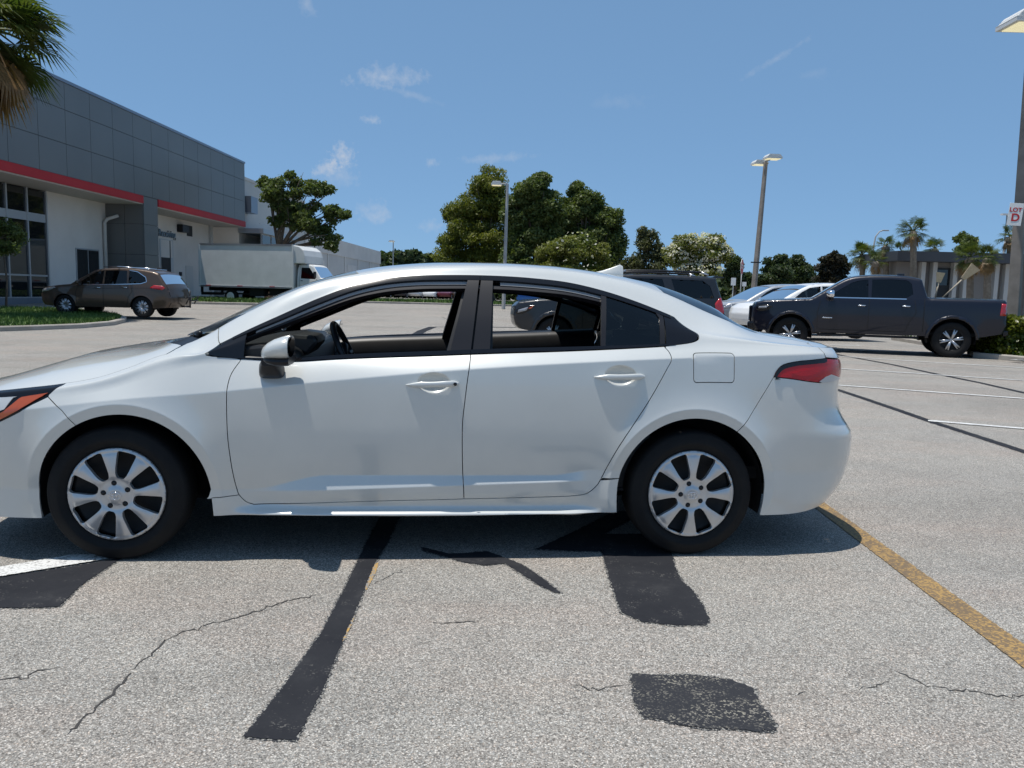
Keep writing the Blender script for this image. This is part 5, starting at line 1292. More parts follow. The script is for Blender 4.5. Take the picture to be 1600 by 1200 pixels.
# ------------------------------------------------------------------ buildings
clad = varied('grey_aluminium_panel', (.165, .168, .165), (.195, .198, .192), .18, .45, metal=.35)
joint = mat('panel_joint', (.03, .033, .037), .8)
red_band = varied('red_fascia_band', (.40, .018, .022), (.45, .024, .028), 1.0, .55, spec=.3)
stucco = varied('white_stucco', (.60, .57, .53), (.67, .64, .60), .6, .9, 30, .3, .004)
stucco2 = varied('off_white_block_wall', (.50, .49, .47), (.58, .57, .54), .3, .9, 20, .25, .006)
dark_glass = mat('dark_window_glass', (.012, .014, .016), .03, spec=.8)
mullion = mat('mullion_aluminium', (.42, .44, .46), .4, .5)
copingm = mat('metal_coping', (.22, .25, .30), .35, .5)
soffitm = mat('soffit_panel', (.45, .43, .40), .8)
brownwall = varied('taupe_wall', (.22, .20, .185), (.26, .24, .22), .7, .85)
fasciam = mat('dark_fascia', (.045, .05, .06), .6)
FX0, FK = -21.4, .0244
fn_ = math.hypot(1, FK)
def FP(s, d, z): return (FX0+FK*s+d/fn_, s-d*FK/fn_, z)
def fbox(mb, s0, s1, d0, d1, z0, z1):
    v = [FP(s, d, z) for z in (z0, z1) for (s, d) in ((s0, d0), (s1, d0), (s1, d1), (s0, d1))]
    mb.add(v, [(0, 3, 2, 1), (4, 5, 6, 7), (0, 1, 5, 4), (1, 2, 6, 5), (2, 3, 7, 6), (3, 0, 4, 7)]); return mb
def fpart(name, material, parent, s0, s1, d0, d1, z0, z1, bevel=None):
    return fbox(MB(), s0, s1, d0, d1, z0, z1).build(name, material, parent, bevel=bevel)
db = empty('showroom_building', (FX0, 30, 0)); tag(db, 'car showroom with grey metal panels over a red band and white walls', 'building')
db.location = (0, 0, 0)
S0, S1 = 18.0, 58.8
fpart('upper_core', joint, db, S0, S1, -14, -.03, 5.70, 10.2)
edges = [S1-i*2.02 for i in range(21)]
zr = [6.06, 7.5, 9.0, 10.2]
for i in range(20):
    for k in range(3):
        a, b = edges[i+1], edges[i]
        fpart('panel', clad, db, a+.012, b-.012, -.028, .02, zr[k]+.012, zr[k+1]-.012)
fpart('coping', copingm, db, S0-.05, S1+.05, -.6, .06, 10.2, 10.34)
fpart('red_band', red_band, db, S0, 43.55, -.028, .05, 5.66, 6.055)
fpart('red_band', red_band, db, 45.25, S1+.02, -.028, .05, 5.66, 6.055)
fpart('soffit', soffitm, db, S0, S1-.02, -2.3, -.031, 5.60, 5.695)
wl = fpart('wall', stucco, db, 38.35, S1-1.0, -14, -2.1, -.2, 5.60)
fpart('plinth', copingm, db, S0, 38.34, -2.3, -2.02, -.2, .52)
fpart('back_wall', mat('dark_showroom', (.03, .03, .032), .8), db, S0, 38.34, -14, -5.0, -.2, 5.6)
cl = fpart('column_core', joint, db, 43.62, 45.18, -2.1, -.03, -.2, 6.05)
for k, (z0, z1) in enumerate(((-.1, 1.1), (1.1, 2.9), (2.9, 4.55), (4.55, 6.05))):
    fpart('column_panel', clad, db, 43.6, 45.2, -.03, .02, z0+.01, z1-.01)
    for (d0, d1) in ((-2.1, -1.05), (-1.05, -.03)): fpart('column_panel', clad, db, 43.575, 43.62, d0+.01, d1-.01, z0+.01, z1-.01)
# glazing
vs_ = [18.0+i*1.6 for i in range(13)]; vs_ = [38.3-1.45*i for i in range(14)]
hz_ = [.52, 1.56, 4.12, 4.42, 5.58]
for i in range(13):
    a, b = vs_[i+1], vs_[i]
    for k in (0, 1, 3): fpart('pane', dark_glass, db, a+.05, b-.05, -2.16, -2.13, hz_[k]+.04, hz_[k+1]-.04)
    fpart('mullion', mullion, db, b-.05, b+.05, -2.2, -2.06, .52, 5.58)
for k in (0, 1): fpart('transom', mullion, db, vs_[-1], 38.2, -2.19, -2.07, hz_[k]-.04, hz_[k]+.04)
fpart('spandrel', mullion, db, vs_[-1], 38.2, -2.18, -2.08, 4.08, 4.46)
win = fpart('window', mullion, db, 40.6, 42.75, -2.12, -2.06, .95, 3.05)
fpart('pane', dark_glass, win, 40.68, 41.64, -2.06, -2.05, 1.02, 2.98); fpart('pane', dark_glass, win, 41.72, 42.67, -2.06, -2.05, 1.02, 2.98)
m = MB(); m.tube([FP(43.25, -1.98, .2), FP(43.25, -1.98, 4.55), FP(43.30, -1.85, 4.75), FP(43.40, -1.3, 4.95)], .09, 10); m.build('downpipe', stucco2, db)
dr_ = fpart('roller_door', mullion, db, 49.75, 51.55, -2.10, -2.06, .3, 4.15)
fpart('opening_shade_panel', joint, dr_, 49.85, 51.0, -2.058, -2.052, .3, 3.0); fpart('door_leaf', stucco, dr_, 49.85, 51.45, -2.058, -2.05, 3.02, 4.1); fpart('door_post', joint, dr_, 51.02, 51.15, -2.058, -2.045, .3, 4.1)  # dark panel stands in for the unlit inside under the half-closed door
text_mesh('sign_text', 'Receiving', .62, Matrix.Translation(Vector(FP(50.7, -2.04, 4.50))) @ Matrix(((FK/fn_, 0, 1/fn_), (1/fn_, 0, -FK/fn_), (0, 1, 0))).to_4x4(), gloss_black, db, .02, .012)
fpart('ac_unit', satin_black, db, 52.2, 53.2, -2.1, -1.7, 4.75, 5.25, .04); fpart('vent_grille', joint, db, 53.7, 54.5, -2.1, -2.06, 4.6, 5.3)  # first box is an air-conditioning unit under the soffit
sd = fpart('service_door', stucco2, db, 53.4, 54.5, -2.1, -2.065, .3, 2.6); fpart('alarm_box', joint, db, 52.4, 52.65, -2.1, -2.0, 1.9, 2.15)
fpart('pipe_post', stucco2, db, 57.3, 57.6, -2.1, -1.9, .2, 5.6)
# workshop hall behind
def F2P(s, d, z): return (FX0-.6+FK*s+d/fn_, s-d*FK/fn_, z)
wb = empty('workshop_hall'); tag(wb, 'long off-white hall stepping down behind the box truck', 'building')
def f2(name, material, s0, s1, d0, d1, z0, z1, parent=wb):
    m = MB(); v = [F2P(s, d, z) for z in (z0, z1) for (s, d) in ((s0, d0), (s1, d0), (s1, d1), (s0, d1))]
    m.add(v, [(0, 3, 2, 1), (4, 5, 6, 7), (0, 1, 5, 4), (1, 2, 6, 5), (2, 3, 7, 6), (3, 0, 4, 7)]); return m.build(name, material, parent)
f2('tall_block', stucco2, 59.2, 76, -16, 0, -.2, 9.3); f2('parapet', stucco, 59.1, 76.1, -.5, .06, 9.3, 9.5)
f2('low_block', stucco2, 76, 113, -16, .0, -.2, 6.3); f2('upper_band', stucco, 76, 113.2, -1, .10, 5.0, 6.75)
for s_ in (84.5, 92, 99, 106): f2('pilaster', stucco, s_-.2, s_+.2, 0, .08, -.2, 5.0)
f2('loading_door', stucco, 78.5, 83, 0, .05, .2, 4.2); f2('loading_door', stucco, 93.5, 98, 0, .05, .2, 4.2)
f2('lean_to', stucco2, 59.3, 68, .0, 1.6, -.2, 4.2); f2('lean_to_roof', mullion, 59.0, 68.3, .0, 1.9, 5.25, 5.6)
for i in range(4): o = f2('window', mullion, 59.5+i*2.1, 61.4+i*2.1, 1.5, 1.6, 4.2, 5.25); f2('pane', dark_glass, 59.6+i*2.1, 61.3+i*2.1, 1.6, 1.62, 4.3, 5.15, o)
f2('railing', mullion, 59.3, 68, 1.5, 1.55, 5.95, 6.0); f2('ladder_hood', copingm, 59.6, 61.0, .0, .8, 6.8, 8.0)
# low offices on the right
ob = empty('office_building'); tag(ob, 'low taupe office building with a dark flat fascia behind the palms', 'building')
OY = 46.0
def opart(name, material, x0, x1, y0, y1, z0, z1, parent=ob): m = MB(); m.box2((x0, y0, z0), (x1, y1, z1)); return m.build(name, material, parent)
ox0 = at_depth(1396, 470, OY)[0]; 
def oxp(u): return float(at_depth(u, 450, OY)[0])
opart('wall', brownwall, ox0+.2, ox0+24, OY+.4, OY+3.2, -.1, 3.7)
opart('roof_fascia', fasciam, ox0-.4, ox0+24.5, OY-.9, OY+3.6, 3.7, 4.25)
for u in (1441, 1459, 1491, 1508, 1556, 1572, 1590, 1612): opart('pilaster', stucco2, oxp(u)-.12, oxp(u)+.12, OY, OY+.4, -.1, 3.7)
o_ = opart('window', joint, oxp(1464), oxp(1489), OY+.32, OY+.4, 1.6, 3.4); opart('pane', dark_glass, oxp(1467), oxp(1486), OY+.30, OY+.32, 2.4, 3.3, o_)
opart('door_panel', joint, oxp(1463), oxp(1489), OY+.34, OY+.4, -.1, 1.9)
# ------------------------------------------------------------------ trees and planting
def leafmat(name, c1, c2, scale=1.3, rough=.5):
    m = mat(name, c1, rough, spec=.35); n, l, b = nodes(m)
    obj_n = noise(m, scale, 4, .6); c = ramp(m, obj_n, [(.30, c1), (.70, c2)])
    fine = ramp(m, noise(m, scale*14, 2), [(.3, (.75,)*3), (.7, (1.25,)*3)]); c = mixc(m, 1.0, c, fine, 'MULTIPLY'); setcol(m, c)
    tr = n.new('ShaderNodeBsdfTranslucent'); mx = n.new('ShaderNodeMixShader'); mx.inputs[0].default_value = .38
    tint = mixc(m, 1.0, c, (1.25, 1.35, .6), 'MULTIPLY'); l.new(tint, tr.inputs[0])
    out = [q for q in n if q.type == 'OUTPUT_MATERIAL'][0]; l.new(b.outputs[0], mx.inputs[1]); l.new(tr.outputs[0], mx.inputs[2]); l.new(mx.outputs[0], out.inputs[0])
    return m
oak_leaf = leafmat('oak_leaf', (.068, .100, .026), (.135, .165, .050), .8)
cyp_leaf = leafmat('cypress_leaf', (.095, .118, .018), (.20, .205, .042), .7)
shrub_leaf = leafmat('shrub_leaf', (.085, .115, .020), (.20, .20, .050), 1.0)
olive_leaf = leafmat('olive_leaf', (.06, .075, .030), (.13, .13, .06), 1.0)
pine_leaf = leafmat('pine_leaf', (.034, .056, .022), (.070, .098, .036), .6)
magn_leaf = leafmat('magnolia_leaf', (.022, .026, .016), (.055, .045, .030), .9)
palm_leaf = leafmat('palm_leaf', (.045, .075, .016), (.12, .135, .035), 1.2)
palm_dead = leafmat('dead_palm_leaf', (.17, .10, .045), (.30, .19, .09), 1.5)
hedge_leaf = leafmat('hedge_leaf', (.035, .065, .010), (.16, .17, .02), 2.2, .35)
white_bloom = leafmat('white_blossom', (.55, .52, .44), (.75, .72, .64), 2.0, .7)
bark = varied('bark', (.10, .075, .055), (.17, .135, .10), 6.0, .95, 25, .5, .02)
palm_bark = varied('palm_trunk_bark', (.15, .12, .09), (.24, .20, .155), 8.0, .95, 18, .6, .03)
def puffs(clusters, k, seed, lo=.24, hi=.44):
    rs = np.random.RandomState(seed+999); out = []
    for c in clusters:
        for _ in range(k):
            d = rs.normal(size=3); d /= np.linalg.norm(d); d[2] += .15; r = rs.uniform(.30, .95); q = rs.uniform(lo, hi)
            out.append((c[0]+d[0]*c[3]*r, c[1]+d[1]*c[4]*r, c[2]+d[2]*c[5]*r, c[3]*q+.12, c[4]*q+.12, c[5]*q*.75+.10))
    return out
def leaves(clusters, n, size, seed, material, name, parent, aspect=.55, shell=.55, droop=0.0, npuff=0):
    if npuff: clusters = puffs(clusters, npuff, seed)
    rs = np.random.RandomState(seed); vol = np.array([c[3]*c[4]*c[5] for c in clusters])**(2/3.); vol /= vol.sum(); idx = rs.choice(len(clusters), n, p=vol)
    C = np.array(clusters, float)[idx]; d = rs.normal(size=(n, 3)); d /= np.linalg.norm(d, axis=1, keepdims=True); r = shell+(1-shell)*rs.rand(n)**.7; r = np.where(rs.rand(n) < .12, r*1.12, r)
    # lumpy surface
    lump = 1+.18*np.sin(d[:, 0]*5+C[:, 0]*3)*np.cos(d[:, 2]*4+C[:, 1]*2); P = C[:, :3]+d*C[:, 3:6]*(r*lump)[:, None]
    nrm = d*.6+rs.normal(size=(n, 3))*.75+np.array([0, 0, .35]); nrm /= np.linalg.norm(nrm, axis=1, keepdims=True)
    t = rs.normal(size=(n, 3)); t -= nrm*(t*nrm).sum(1, keepdims=True); t /= np.linalg.norm(t, axis=1, keepdims=True); b = np.cross(nrm, t)
    L = size*(.6+.8*rs.rand(n))[:, None]; t = t*L; b = b*L*aspect
    if droop: t[:, 2] -= droop*L[:, 0]
    V = np.stack([P-t, P+b*.9, P+t, P-b*.9], 1).reshape(-1, 3)
    me = bpy.data.meshes.new(name); F = np.arange(n*4).reshape(n, 4); me.from_pydata(V.tolist(), [], F.tolist()); me.materials.append(material); me.update()
    return linkmesh(name, me, parent)
def limbs(root, base, clusters, r0, seed, material=bark, fork=.35, split=None):
    rnd = random.Random(seed); m = MB(); b = Vector(base); top = Vector(np.mean([c[:3] for c in clusters], 0)); zlo = min(c[2]-c[5] for c in clusters)
    f = Vector((b.x+(top.x-b.x)*.3, b.y+(top.y-b.y)*.3, max(b.z+.6, b.z+(zlo-b.z)*.9+fork)))
    m.tube([b-Vector((0, 0, .1)), b.lerp(f, .5)+Vector((rnd.uniform(-.1, .1), 0, 0)), f], [r0*1.2, r0*.9, r0*.75], 9)
    for c in clusters:
        e = Vector(c[:3])+Vector((0, 0, c[5]*.3)); q1 = f.lerp(e, .4)+Vector((rnd.uniform(-.3, .3), rnd.uniform(-.3, .3), .2)); m.tube([f, q1, e], [r0*.55, r0*.32, r0*.10], 7)
        for _ in range(3):
            e2 = Vector(c[:3])+Vector((rnd.uniform(-.8, .8)*c[3], rnd.uniform(-.8, .8)*c[4], rnd.uniform(-.3, .9)*c[5])); m.tube([q1, q1.lerp(e2, .55)+Vector((0, 0, .15)), e2], [r0*.22, r0*.13, r0*.04], 5)
    m.build('trunk', material, root)
def cl_px(lst, Y, dj=.6, seed=0, depth=.8):     # crown lobes traced in the photo: (u, v, rx, ry) in pixels at distance Y
    out = []; rs = random.Random(seed)
    for (u, v, rx, ry) in lst:
        yy = Y+rs.uniform(-1, 1)*dj; p = at_depth(u, v, yy); k = yy/FPX; out.append((p[0], p[1], p[2], rx*k, rx*k*depth, ry*k))
    return out
def tree(name, label, cat, lobes, Y, base_u, n, size, material, r0, seed, group=None, shell=.5, aspect=.55, extra=None, droop=0.0, puff=26):
    cl = cl_px(lobes, Y, seed=seed); p = at_depth(base_u, 460, Y); base = (p[0], p[1], gz(p[0], p[1])); root = empty(name, (0, 0, 0)); tag(root, label, cat, group)
    leaves(cl, int(n*3.6), size*.52, seed, material, 'crown', root, aspect, min(shell, .25), droop, npuff=puff); limbs(root, base, cl, r0, seed)
    if extra: leaves([(c[0], c[1], c[2]+c[5]*.25, c[3]*1.04, c[4]*1.04, c[5]*.95) for c in cl], extra[0], extra[1], seed+50, extra[2], 'blossom', root, .8, .88)
    return root
tree('oak_tree', 'open-crowned oak behind the white box truck', 'tree', [(432, 297, 28, 24), (470, 288, 26, 18), (455, 322, 34, 22), (500, 308, 26, 24), (480, 345, 34, 24), (522, 335, 22, 18), (508, 372, 22, 18), (440, 345, 20, 16), (540, 338, 10, 7), (418, 285, 14, 12), (520, 385, 10, 8)], 55, 418, 5600, .22, oak_leaf, .26, 11, shell=.25, puff=9)
tree('cypress_tree', 'tall feathery cypress with yellow-green foliage beside the oaks', 'tree', [(765, 292, 36, 26), (735, 330, 40, 30), (775, 335, 40, 34), (725, 370, 34, 26), (765, 385, 46, 30), (715, 405, 34, 22), (755, 425, 46, 24), (700, 380, 14, 14), (705, 335, 16, 14), (795, 400, 26, 40)], 66, 770, 16000, .26, cyp_leaf, .35, 12, 'trees beyond the lot', shell=.35, aspect=.4, droop=.4)
tree('oak_tree', 'dense dark oak between the cypress and a second oak', 'tree', [(830, 300, 34, 26), (815, 340, 34, 34), (850, 335, 34, 32), (835, 385, 42, 36), (800, 420, 30, 28), (845, 285, 14, 14), (860, 420, 40, 30)], 60, 838, 15000, .24, oak_leaf, .34, 13, 'trees beyond the lot', shell=.4)
tree('oak_tree', 'broad dark oak standing right above the yellow-green shrub', 'tree', [(895, 330, 30, 30), (925, 318, 30, 26), (945, 350, 28, 28), (915, 375, 46, 36), (955, 385, 22, 34), (962, 420, 18, 24), (880, 360, 28, 36), (900, 300, 12, 12)], 62, 918, 15000, .24, oak_leaf, .34, 14, 'trees beyond the lot', shell=.4)
tree('flowering_shrub', 'rounded yellow-green flowering shrub below the broad oak', 'shrub', [(865, 400, 28, 22), (900, 392, 34, 24), (935, 408, 22, 22), (890, 425, 46, 22), (850, 420, 14, 18)], 48, 895, 9000, .17, shrub_leaf, .12, 15, shell=.4, extra=(160, .09, white_bloom))
tree('scrub_tree', 'thin olive scrub tree beside the white-flowered tree', 'tree', [(1012, 385, 18, 20), (1030, 405, 18, 18), (995, 412, 16, 20), (1005, 365, 8, 8), (1020, 430, 26, 18), (975, 425, 14, 16)], 56, 1010, 3600, .20, olive_leaf, .10, 16, shell=.2)
tree('crape_myrtle', 'small tree covered in white blossom beside the stop sign', 'tree', [(1075, 385, 24, 16), (1110, 385, 24, 16), (1095, 405, 36, 18), (1055, 400, 18, 16), (1130, 398, 14, 12), (1090, 425, 36, 14)], 48, 1092, 8000, .16, shrub_leaf, .10, 17, shell=.4, extra=(4200, .075, white_bloom))
tree('cedar_tree', 'narrow dark cedar right behind the stop sign', 'tree', [(1146, 415, 12, 12), (1145, 435, 18, 16), (1160, 440, 16, 14)], 66, 1148, 4000, .24, pine_leaf, .15, 18, 'dark conifers beyond the lot')
tree('pine_tree', 'bushy dark pine behind the leaning light pole', 'tree', [(1208, 418, 16, 14), (1222, 412, 14, 12), (1215, 435, 26, 18), (1195, 440, 14, 14)], 70, 1213, 5000, .26, pine_leaf, .2, 19, 'dark conifers beyond the lot')
tree('pine_tree', 'dark pine with a ragged top beside the bushy pine', 'tree', [(1243, 412, 12, 12), (1250, 430, 20, 18), (1235, 440, 18, 14), (1265, 442, 14, 12)], 72, 1248, 5000, .26, pine_leaf, .2, 20, 'dark conifers beyond the lot')
tree('magnolia_tree', 'rounded bronze-dark magnolia next to the palms', 'tree', [(1302, 408, 16, 14), (1298, 425, 20, 16), (1315, 420, 14, 14), (1305, 438, 24, 12)], 62, 1303, 6000, .25, magn_leaf, .2, 21)
tree('oak_tree', 'small round-topped tree above the office roof', 'tree', [(1500, 372, 10, 7), (1515, 378, 12, 8), (1508, 390, 14, 10)], 62, 1508, 1800, .22, oak_leaf, .12, 22, shell=.2)
tree('young_tree', 'slim young tree in front of the showroom glass', 'tree', [(5, 360, 22, 18), (22, 372, 18, 14), (-8, 380, 20, 16), (10, 390, 20, 10)], 31, 8, 1500, .10, oak_leaf, .04, 23, shell=.2)
# palms
def palm(label, u, v, rpx, Y, seed, nfr=30, trunk_u=None, dead=5, tr=.17, base_z=None, blades=22, group='fan palms by the offices', top=True):
    rs = random.Random(seed); c = Vector(at_depth(u, v, Y)); R = rpx*Y/FPX; b = at_depth(trunk_u if trunk_u is not None else u, 470, Y); base = Vector((b[0], b[1], gz(b[0], b[1])))
    root = empty('palm_tree', (0, 0, 0)); tag(root, label, 'palm', group)
    m = MB(); k = 9; pts = []; rad = []
    for i in range(k):
        t = i/(k-1); pts.append(base.lerp(c-Vector((0, 0, R*.15)), t)+Vector((math.sin(t*3)*.06, 0, 0))); rad.append(tr*(1.15-.25*t)*(1+.06*(i % 2)))
    m.tube(pts, rad, 10); m.build('trunk', palm_bark, root)
    m = MB(); m.tube([c-Vector((0, 0, R*.45)), c-Vector((0, 0, R*.2)), c], [tr*.95, tr*1.5, tr*.7], 10); m.build('boot', palm_bark, root)
    lv = {False: MB(), True: MB()}
    for f in range(nfr):
        isd = f < dead; az = rs.uniform(0, 2*math.pi); el = rs.uniform(-1.35, -.75) if isd else (rs.uniform(-.75, 1.35)); h = Vector((math.cos(az), math.sin(az), 0)); d = (h*math.cos(el)+Vector((0, 0, math.sin(el)))).normalized()
        st = R*rs.uniform(.42, .58); hub = c+d*st; mb = lv[isd]; mb.tube([c, c+d*st*.5+Vector((0, 0, .03*R)), hub], [.022*R, .016*R, .012*R], 4, smooth=False)
        side = d.cross(Vector((0, 0, 1))); side = side.normalized() if side.length > .05 else Vector((1, 0, 0)); up = side.cross(d).normalized()
        for q in range(blades):
            a = (q/(blades-1)-.5)*2*R_(125); L = R*rs.uniform(.42, .58)*(1-.25*(abs(a)/2.2)**2); dirv = (d*math.cos(a)+side*math.sin(a)).normalized(); wv = (side*math.cos(a)-d*math.sin(a))*R*.020
            sag = Vector((0, 0, -1))*L*(.5 if isd else rs.uniform(.10, .38)); p1 = hub+dirv*L*.55+sag*.18+up*R*.02; p2 = hub+dirv*L*.95+sag
            k0 = len(mb.v); mb.v += [tuple(hub), tuple(p1-wv), tuple(p1+wv), tuple(p2)]; mb.f += [(k0, k0+1, k0+2), (k0+1, k0+3, k0+2)]; mb.smooth += [False, False]
    lv[False].build('fronds', palm_leaf, root, fixn=False)
    if dead: lv[True].build('dead_fronds', palm_dead, root, fixn=False)
    return root
palm('short full palm next to the dark magnolia', 1347, 398, 27, 50, 31, 34, dead=4)
palm('yellowing palm beside the curved street lamp', 1384, 384, 21, 47, 32, 26, dead=6)
palm('tallest palm, its crown clear above the office roof', 1427, 361, 29, 44, 33, 28, dead=4)
palm('low palm tucked behind the tallest palm trunk', 1408, 392, 19, 49, 34, 24, dead=3)
palm('broad palm at the left end of the office fascia', 1461, 388, 22, 49, 35, 26, dead=3)
palm('stout palm in front of the office wall, paired with a neighbour', 1516, 402, 30, 41, 36, 34, dead=8)
palm('drooping palm in front of the office wall near the concrete pole', 1543, 403, 26, 40, 37, 34, dead=10)
palm('palm rising behind the concrete light pole', 1578, 370, 24, 48, 38, 26, dead=4)
palm('short bushy palm standing before the curved street lamp', 1368, 408, 22, 46, 39, 24, dead=4)
palm('tall palm with a brown skirt of dead fronds beside the showroom', -22, 44, 122, 25, 40, 60, dead=15, tr=.20, blades=30, group='palms near the showroom')
# clipped hedge on the right island
hg = empty('hedge'); tag(hg, 'clipped green hedge behind the pickup tailgate', 'hedge')
rs = np.random.RandomState(3); hx0, hx1, hy0, hy1, hz1 = 11.75, 18.5, 18.75, 20.6, .93
n = 26000; P = np.stack([rs.uniform(hx0, hx1, n), rs.uniform(hy0, hy1, n), rs.uniform(.1, hz1, n)], 1); face = rs.rand(n)
P[:, 1] = np.where(face < .5, hy0+.0*P[:, 1]+rs.normal(0, .06, n), P[:, 1]); P[:, 2] = np.where(face > .62, hz1-.02+rs.normal(0, .045, n)+.05*np.sin(P[:, 0]*4.3), P[:, 2]); P[:, 0] = np.where((face > .5) & (face < .62), hx0+rs.normal(0, .06, n), P[:, 0])
P[:, 1] += .07*np.sin(P[:, 0]*3.1+P[:, 2]*4); nr = rs.normal(size=(n, 3))+np.array([0, -.5, .6]); nr /= np.linalg.norm(nr, axis=1, keepdims=True); t = rs.normal(size=(n, 3)); t -= nr*(t*nr).sum(1, keepdims=True); t /= np.linalg.norm(t, axis=1, keepdims=True); b = np.cross(nr, t); L = (.035+.035*rs.rand(n))[:, None]
V = np.stack([P-t*L, P+b*L*.6, P+t*L, P-b*L*.6], 1).reshape(-1, 3); me = bpy.data.meshes.new('foliage'); me.from_pydata(V.tolist(), [], np.arange(n*4).reshape(n, 4).tolist()); me.materials.append(hedge_leaf); linkmesh('foliage', me, hg)
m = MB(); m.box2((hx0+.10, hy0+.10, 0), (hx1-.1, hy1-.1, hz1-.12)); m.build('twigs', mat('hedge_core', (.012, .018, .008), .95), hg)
# far-off woods that read as one mass
def wood(name, label, spots, n, size, material, seed):
    o = leaves(spots, n, size, seed, material, name, None, .7, .3); tag(o, label, 'woodland', kind='stuff'); return o
rs = random.Random(8)
wood('far_woodland', 'hazy line of woods far beyond the lot', [(x, 185+rs.uniform(-8, 8), 2.4+rs.uniform(-.6, 1.2), 6, 5, 3.2+rs.uniform(0, 1.5)) for x in range(-70, 190, 6)], 26000, .75, pine_leaf, 41)
wood('far_woodland', 'row of dark trees beyond the end of the hall', [tuple(at_depth(u, v, 125))+(r*125/FPX, r*100/FPX, h*125/FPX) for u, v, r, h in ((600, 408, 14, 14), (622, 404, 16, 12), (645, 402, 16, 12), (668, 408, 14, 12), (690, 412, 14, 12), (610, 430, 30, 24), (660, 432, 34, 24), (720, 430, 30, 20))], 9000, .5, pine_leaf, 42)
wood('far_shrubs', 'row of shrubs behind the far row of cars', [tuple(at_depth(u, 456, 108))+(1.6, 1.2, 1.5) for u in range(560, 1010, 15)], 12000, .28, oak_leaf, 43)
# ------------------------------------------------------------------ poles, signs, small things
polemat = varied('weathered_concrete_pole', (.20, .175, .15), (.27, .24, .21), 3.0, .9, 30, .3, .004)
greypole = varied('galvanised_pole', (.30, .31, .31), (.38, .39, .39), 2.0, .6)
lamp_white = mat('lamp_housing', (.62, .62, .60), .5)
lamp_lens = mat('lit_lamp_lens', (.75, .72, .55), .4, emit=((1.0, .88, .52), .55))
sign_white = mat('sign_white', (.75, .75, .73), .5); sign_red = mat('sign_red', (.50, .02, .025), .45); sign_grey = mat('sign_back', (.35, .36, .36), .5)
def lerp_ground(pt_hi, pt_lo):
    a, b = np.array(pt_hi), np.array(pt_lo); t = (a[2]-gz(b[0], b[1]))/(a[2]-b[2]); return a+(b-a)*t
def shoebox(root, c, w, d, h, rz, M=None):
    m = MB(); m.prism([(-w*.34, h), (w*.34, h), (w*.5, h*.25), (w*.5, 0), (-w*.5, 0), (-w*.5, h*.25)], -d/2, d/2, lambda p, q, k: (p*math.cos(rz)-k*math.sin(rz)+c[0], p*math.sin(rz)+k*math.cos(rz)+c[1], q+c[2]))
    o = m.build('lamp_head', lamp_white, root)
    for k in range(2):
        q = MB(); q.box((c[0], c[1], c[2]+h*(.34+.3*k)), (w*(1.0-.16*k), d*1.01, h*.05), rz); q.build('housing_rib', lamp_white, o)
    m = MB(); m.box((c[0], c[1], c[2]-.012), (w*.82, d*.8, .02), rz); m.build('lamp_lens', lamp_lens, o)
def pole(name, label, hi, lo, Y, w0, w1, material, square=True, group='parking lot light poles'):
    a = at_depth(*hi, Y); b = lerp_ground(a, at_depth(*lo, Y)); r = empty(name, (0, 0, 0)); tag(r, label, 'light pole', group)
    m = MB(); m.tube([b, b+(a-b)*.5, a], [w0*.707, (w0+w1)/2*.707, w1*.707], 4 if square else 12, smooth=not square); m.build('pole', material, r, bevel=.02 if square else None)
    return r, a, b
r, a, b = pole('light_pole', 'tapered brown light pole leaning, with two shoebox lamps on top', (1196.5, 254), (1179, 440), 34, .21, .14, polemat)
shoebox(r, (a[0]+.18, a[1]-.30, a[2]+.10), .66, .50, .17, .1); shoebox(r, (a[0]-.16, a[1]+.34, a[2]-.04), .60, .50, .17, .1)
m = MB(); m.tube([(a[0]+.1, a[1]-.25, a[2]+.12), (a[0]-.1, a[1]+.3, a[2]-.02)], .05, 6); m.build('lamp_arm', greypole, r)
q = at_depth(1181, 410, 33.7); m = MB(); m.box(q, (.42, .05, .05)); m.build('cross_arm', satin_black, r)
r, a, b = pole('light_pole', 'thick concrete light pole carrying the lot sign beside the hedge', (1613, 40), (1583, 497), 21.6, .30, .19, polemat)
hd = at_depth(1600, 46, 21.4); shoebox(r, (hd[0]+.05, hd[1]-.2, hd[2]), 1.30, .9, .32, 0)
m = MB(); m.tube([(a[0], a[1], a[2]-.1), (hd[0]+.3, hd[1], hd[2]+.1)], .06, 6); m.build('lamp_arm', greypole, r)
sg = empty('lot_sign'); c = np.array(at_depth(1586.5, 335, 21.1)); tag(sg, 'small white sign reading LOT D on the concrete pole', 'sign')
Ms = Matrix.Translation(Vector(c)) @ Matrix.Rotation(R_(-18), 4, 'Z') @ Matrix.Rotation(R_(4), 4, 'Y')
m = MB(); m.box((0, 0, 0), (.33, .012, .58)); o = m.build('sign_plate', sign_white, sg, bevel=.003); o.matrix_basis = Ms
Rt = Matrix.Rotation(R_(90), 4, 'X')
t1 = text_mesh('sign_text', 'LOT', .15, Ms @ Matrix.Translation((-.01, -.010, .115)) @ Rt, sign_red, sg, .002, .004)
t2 = text_mesh('sign_text', 'D', .27, Ms @ Matrix.Translation((.01, -.010, -.09)) @ Rt, sign_red, sg, .002, .008)
r, a, b = pole('light_pole', 'grey light pole with one side lamp in front of the cypress', (793, 287), (788, 440), 46, .17, .12, greypole)
shoebox(r, (a[0]-.62, a[1]-.1, a[2]-.12), .62, .5, .22, 0); m = MB(); m.tube([tuple(a), (a[0]-.4, a[1]-.05, a[2]-.02)], .045, 6); m.build('lamp_arm', greypole, r)
r, a, b = pole('light_pole', 'distant thin light pole above the row of dark trees', (614.5, 378), (614, 440), 118, .17, .12, greypole)
shoebox(r, (a[0]-.2, a[1]-.2, a[2]), .9, .5, .22, 0)
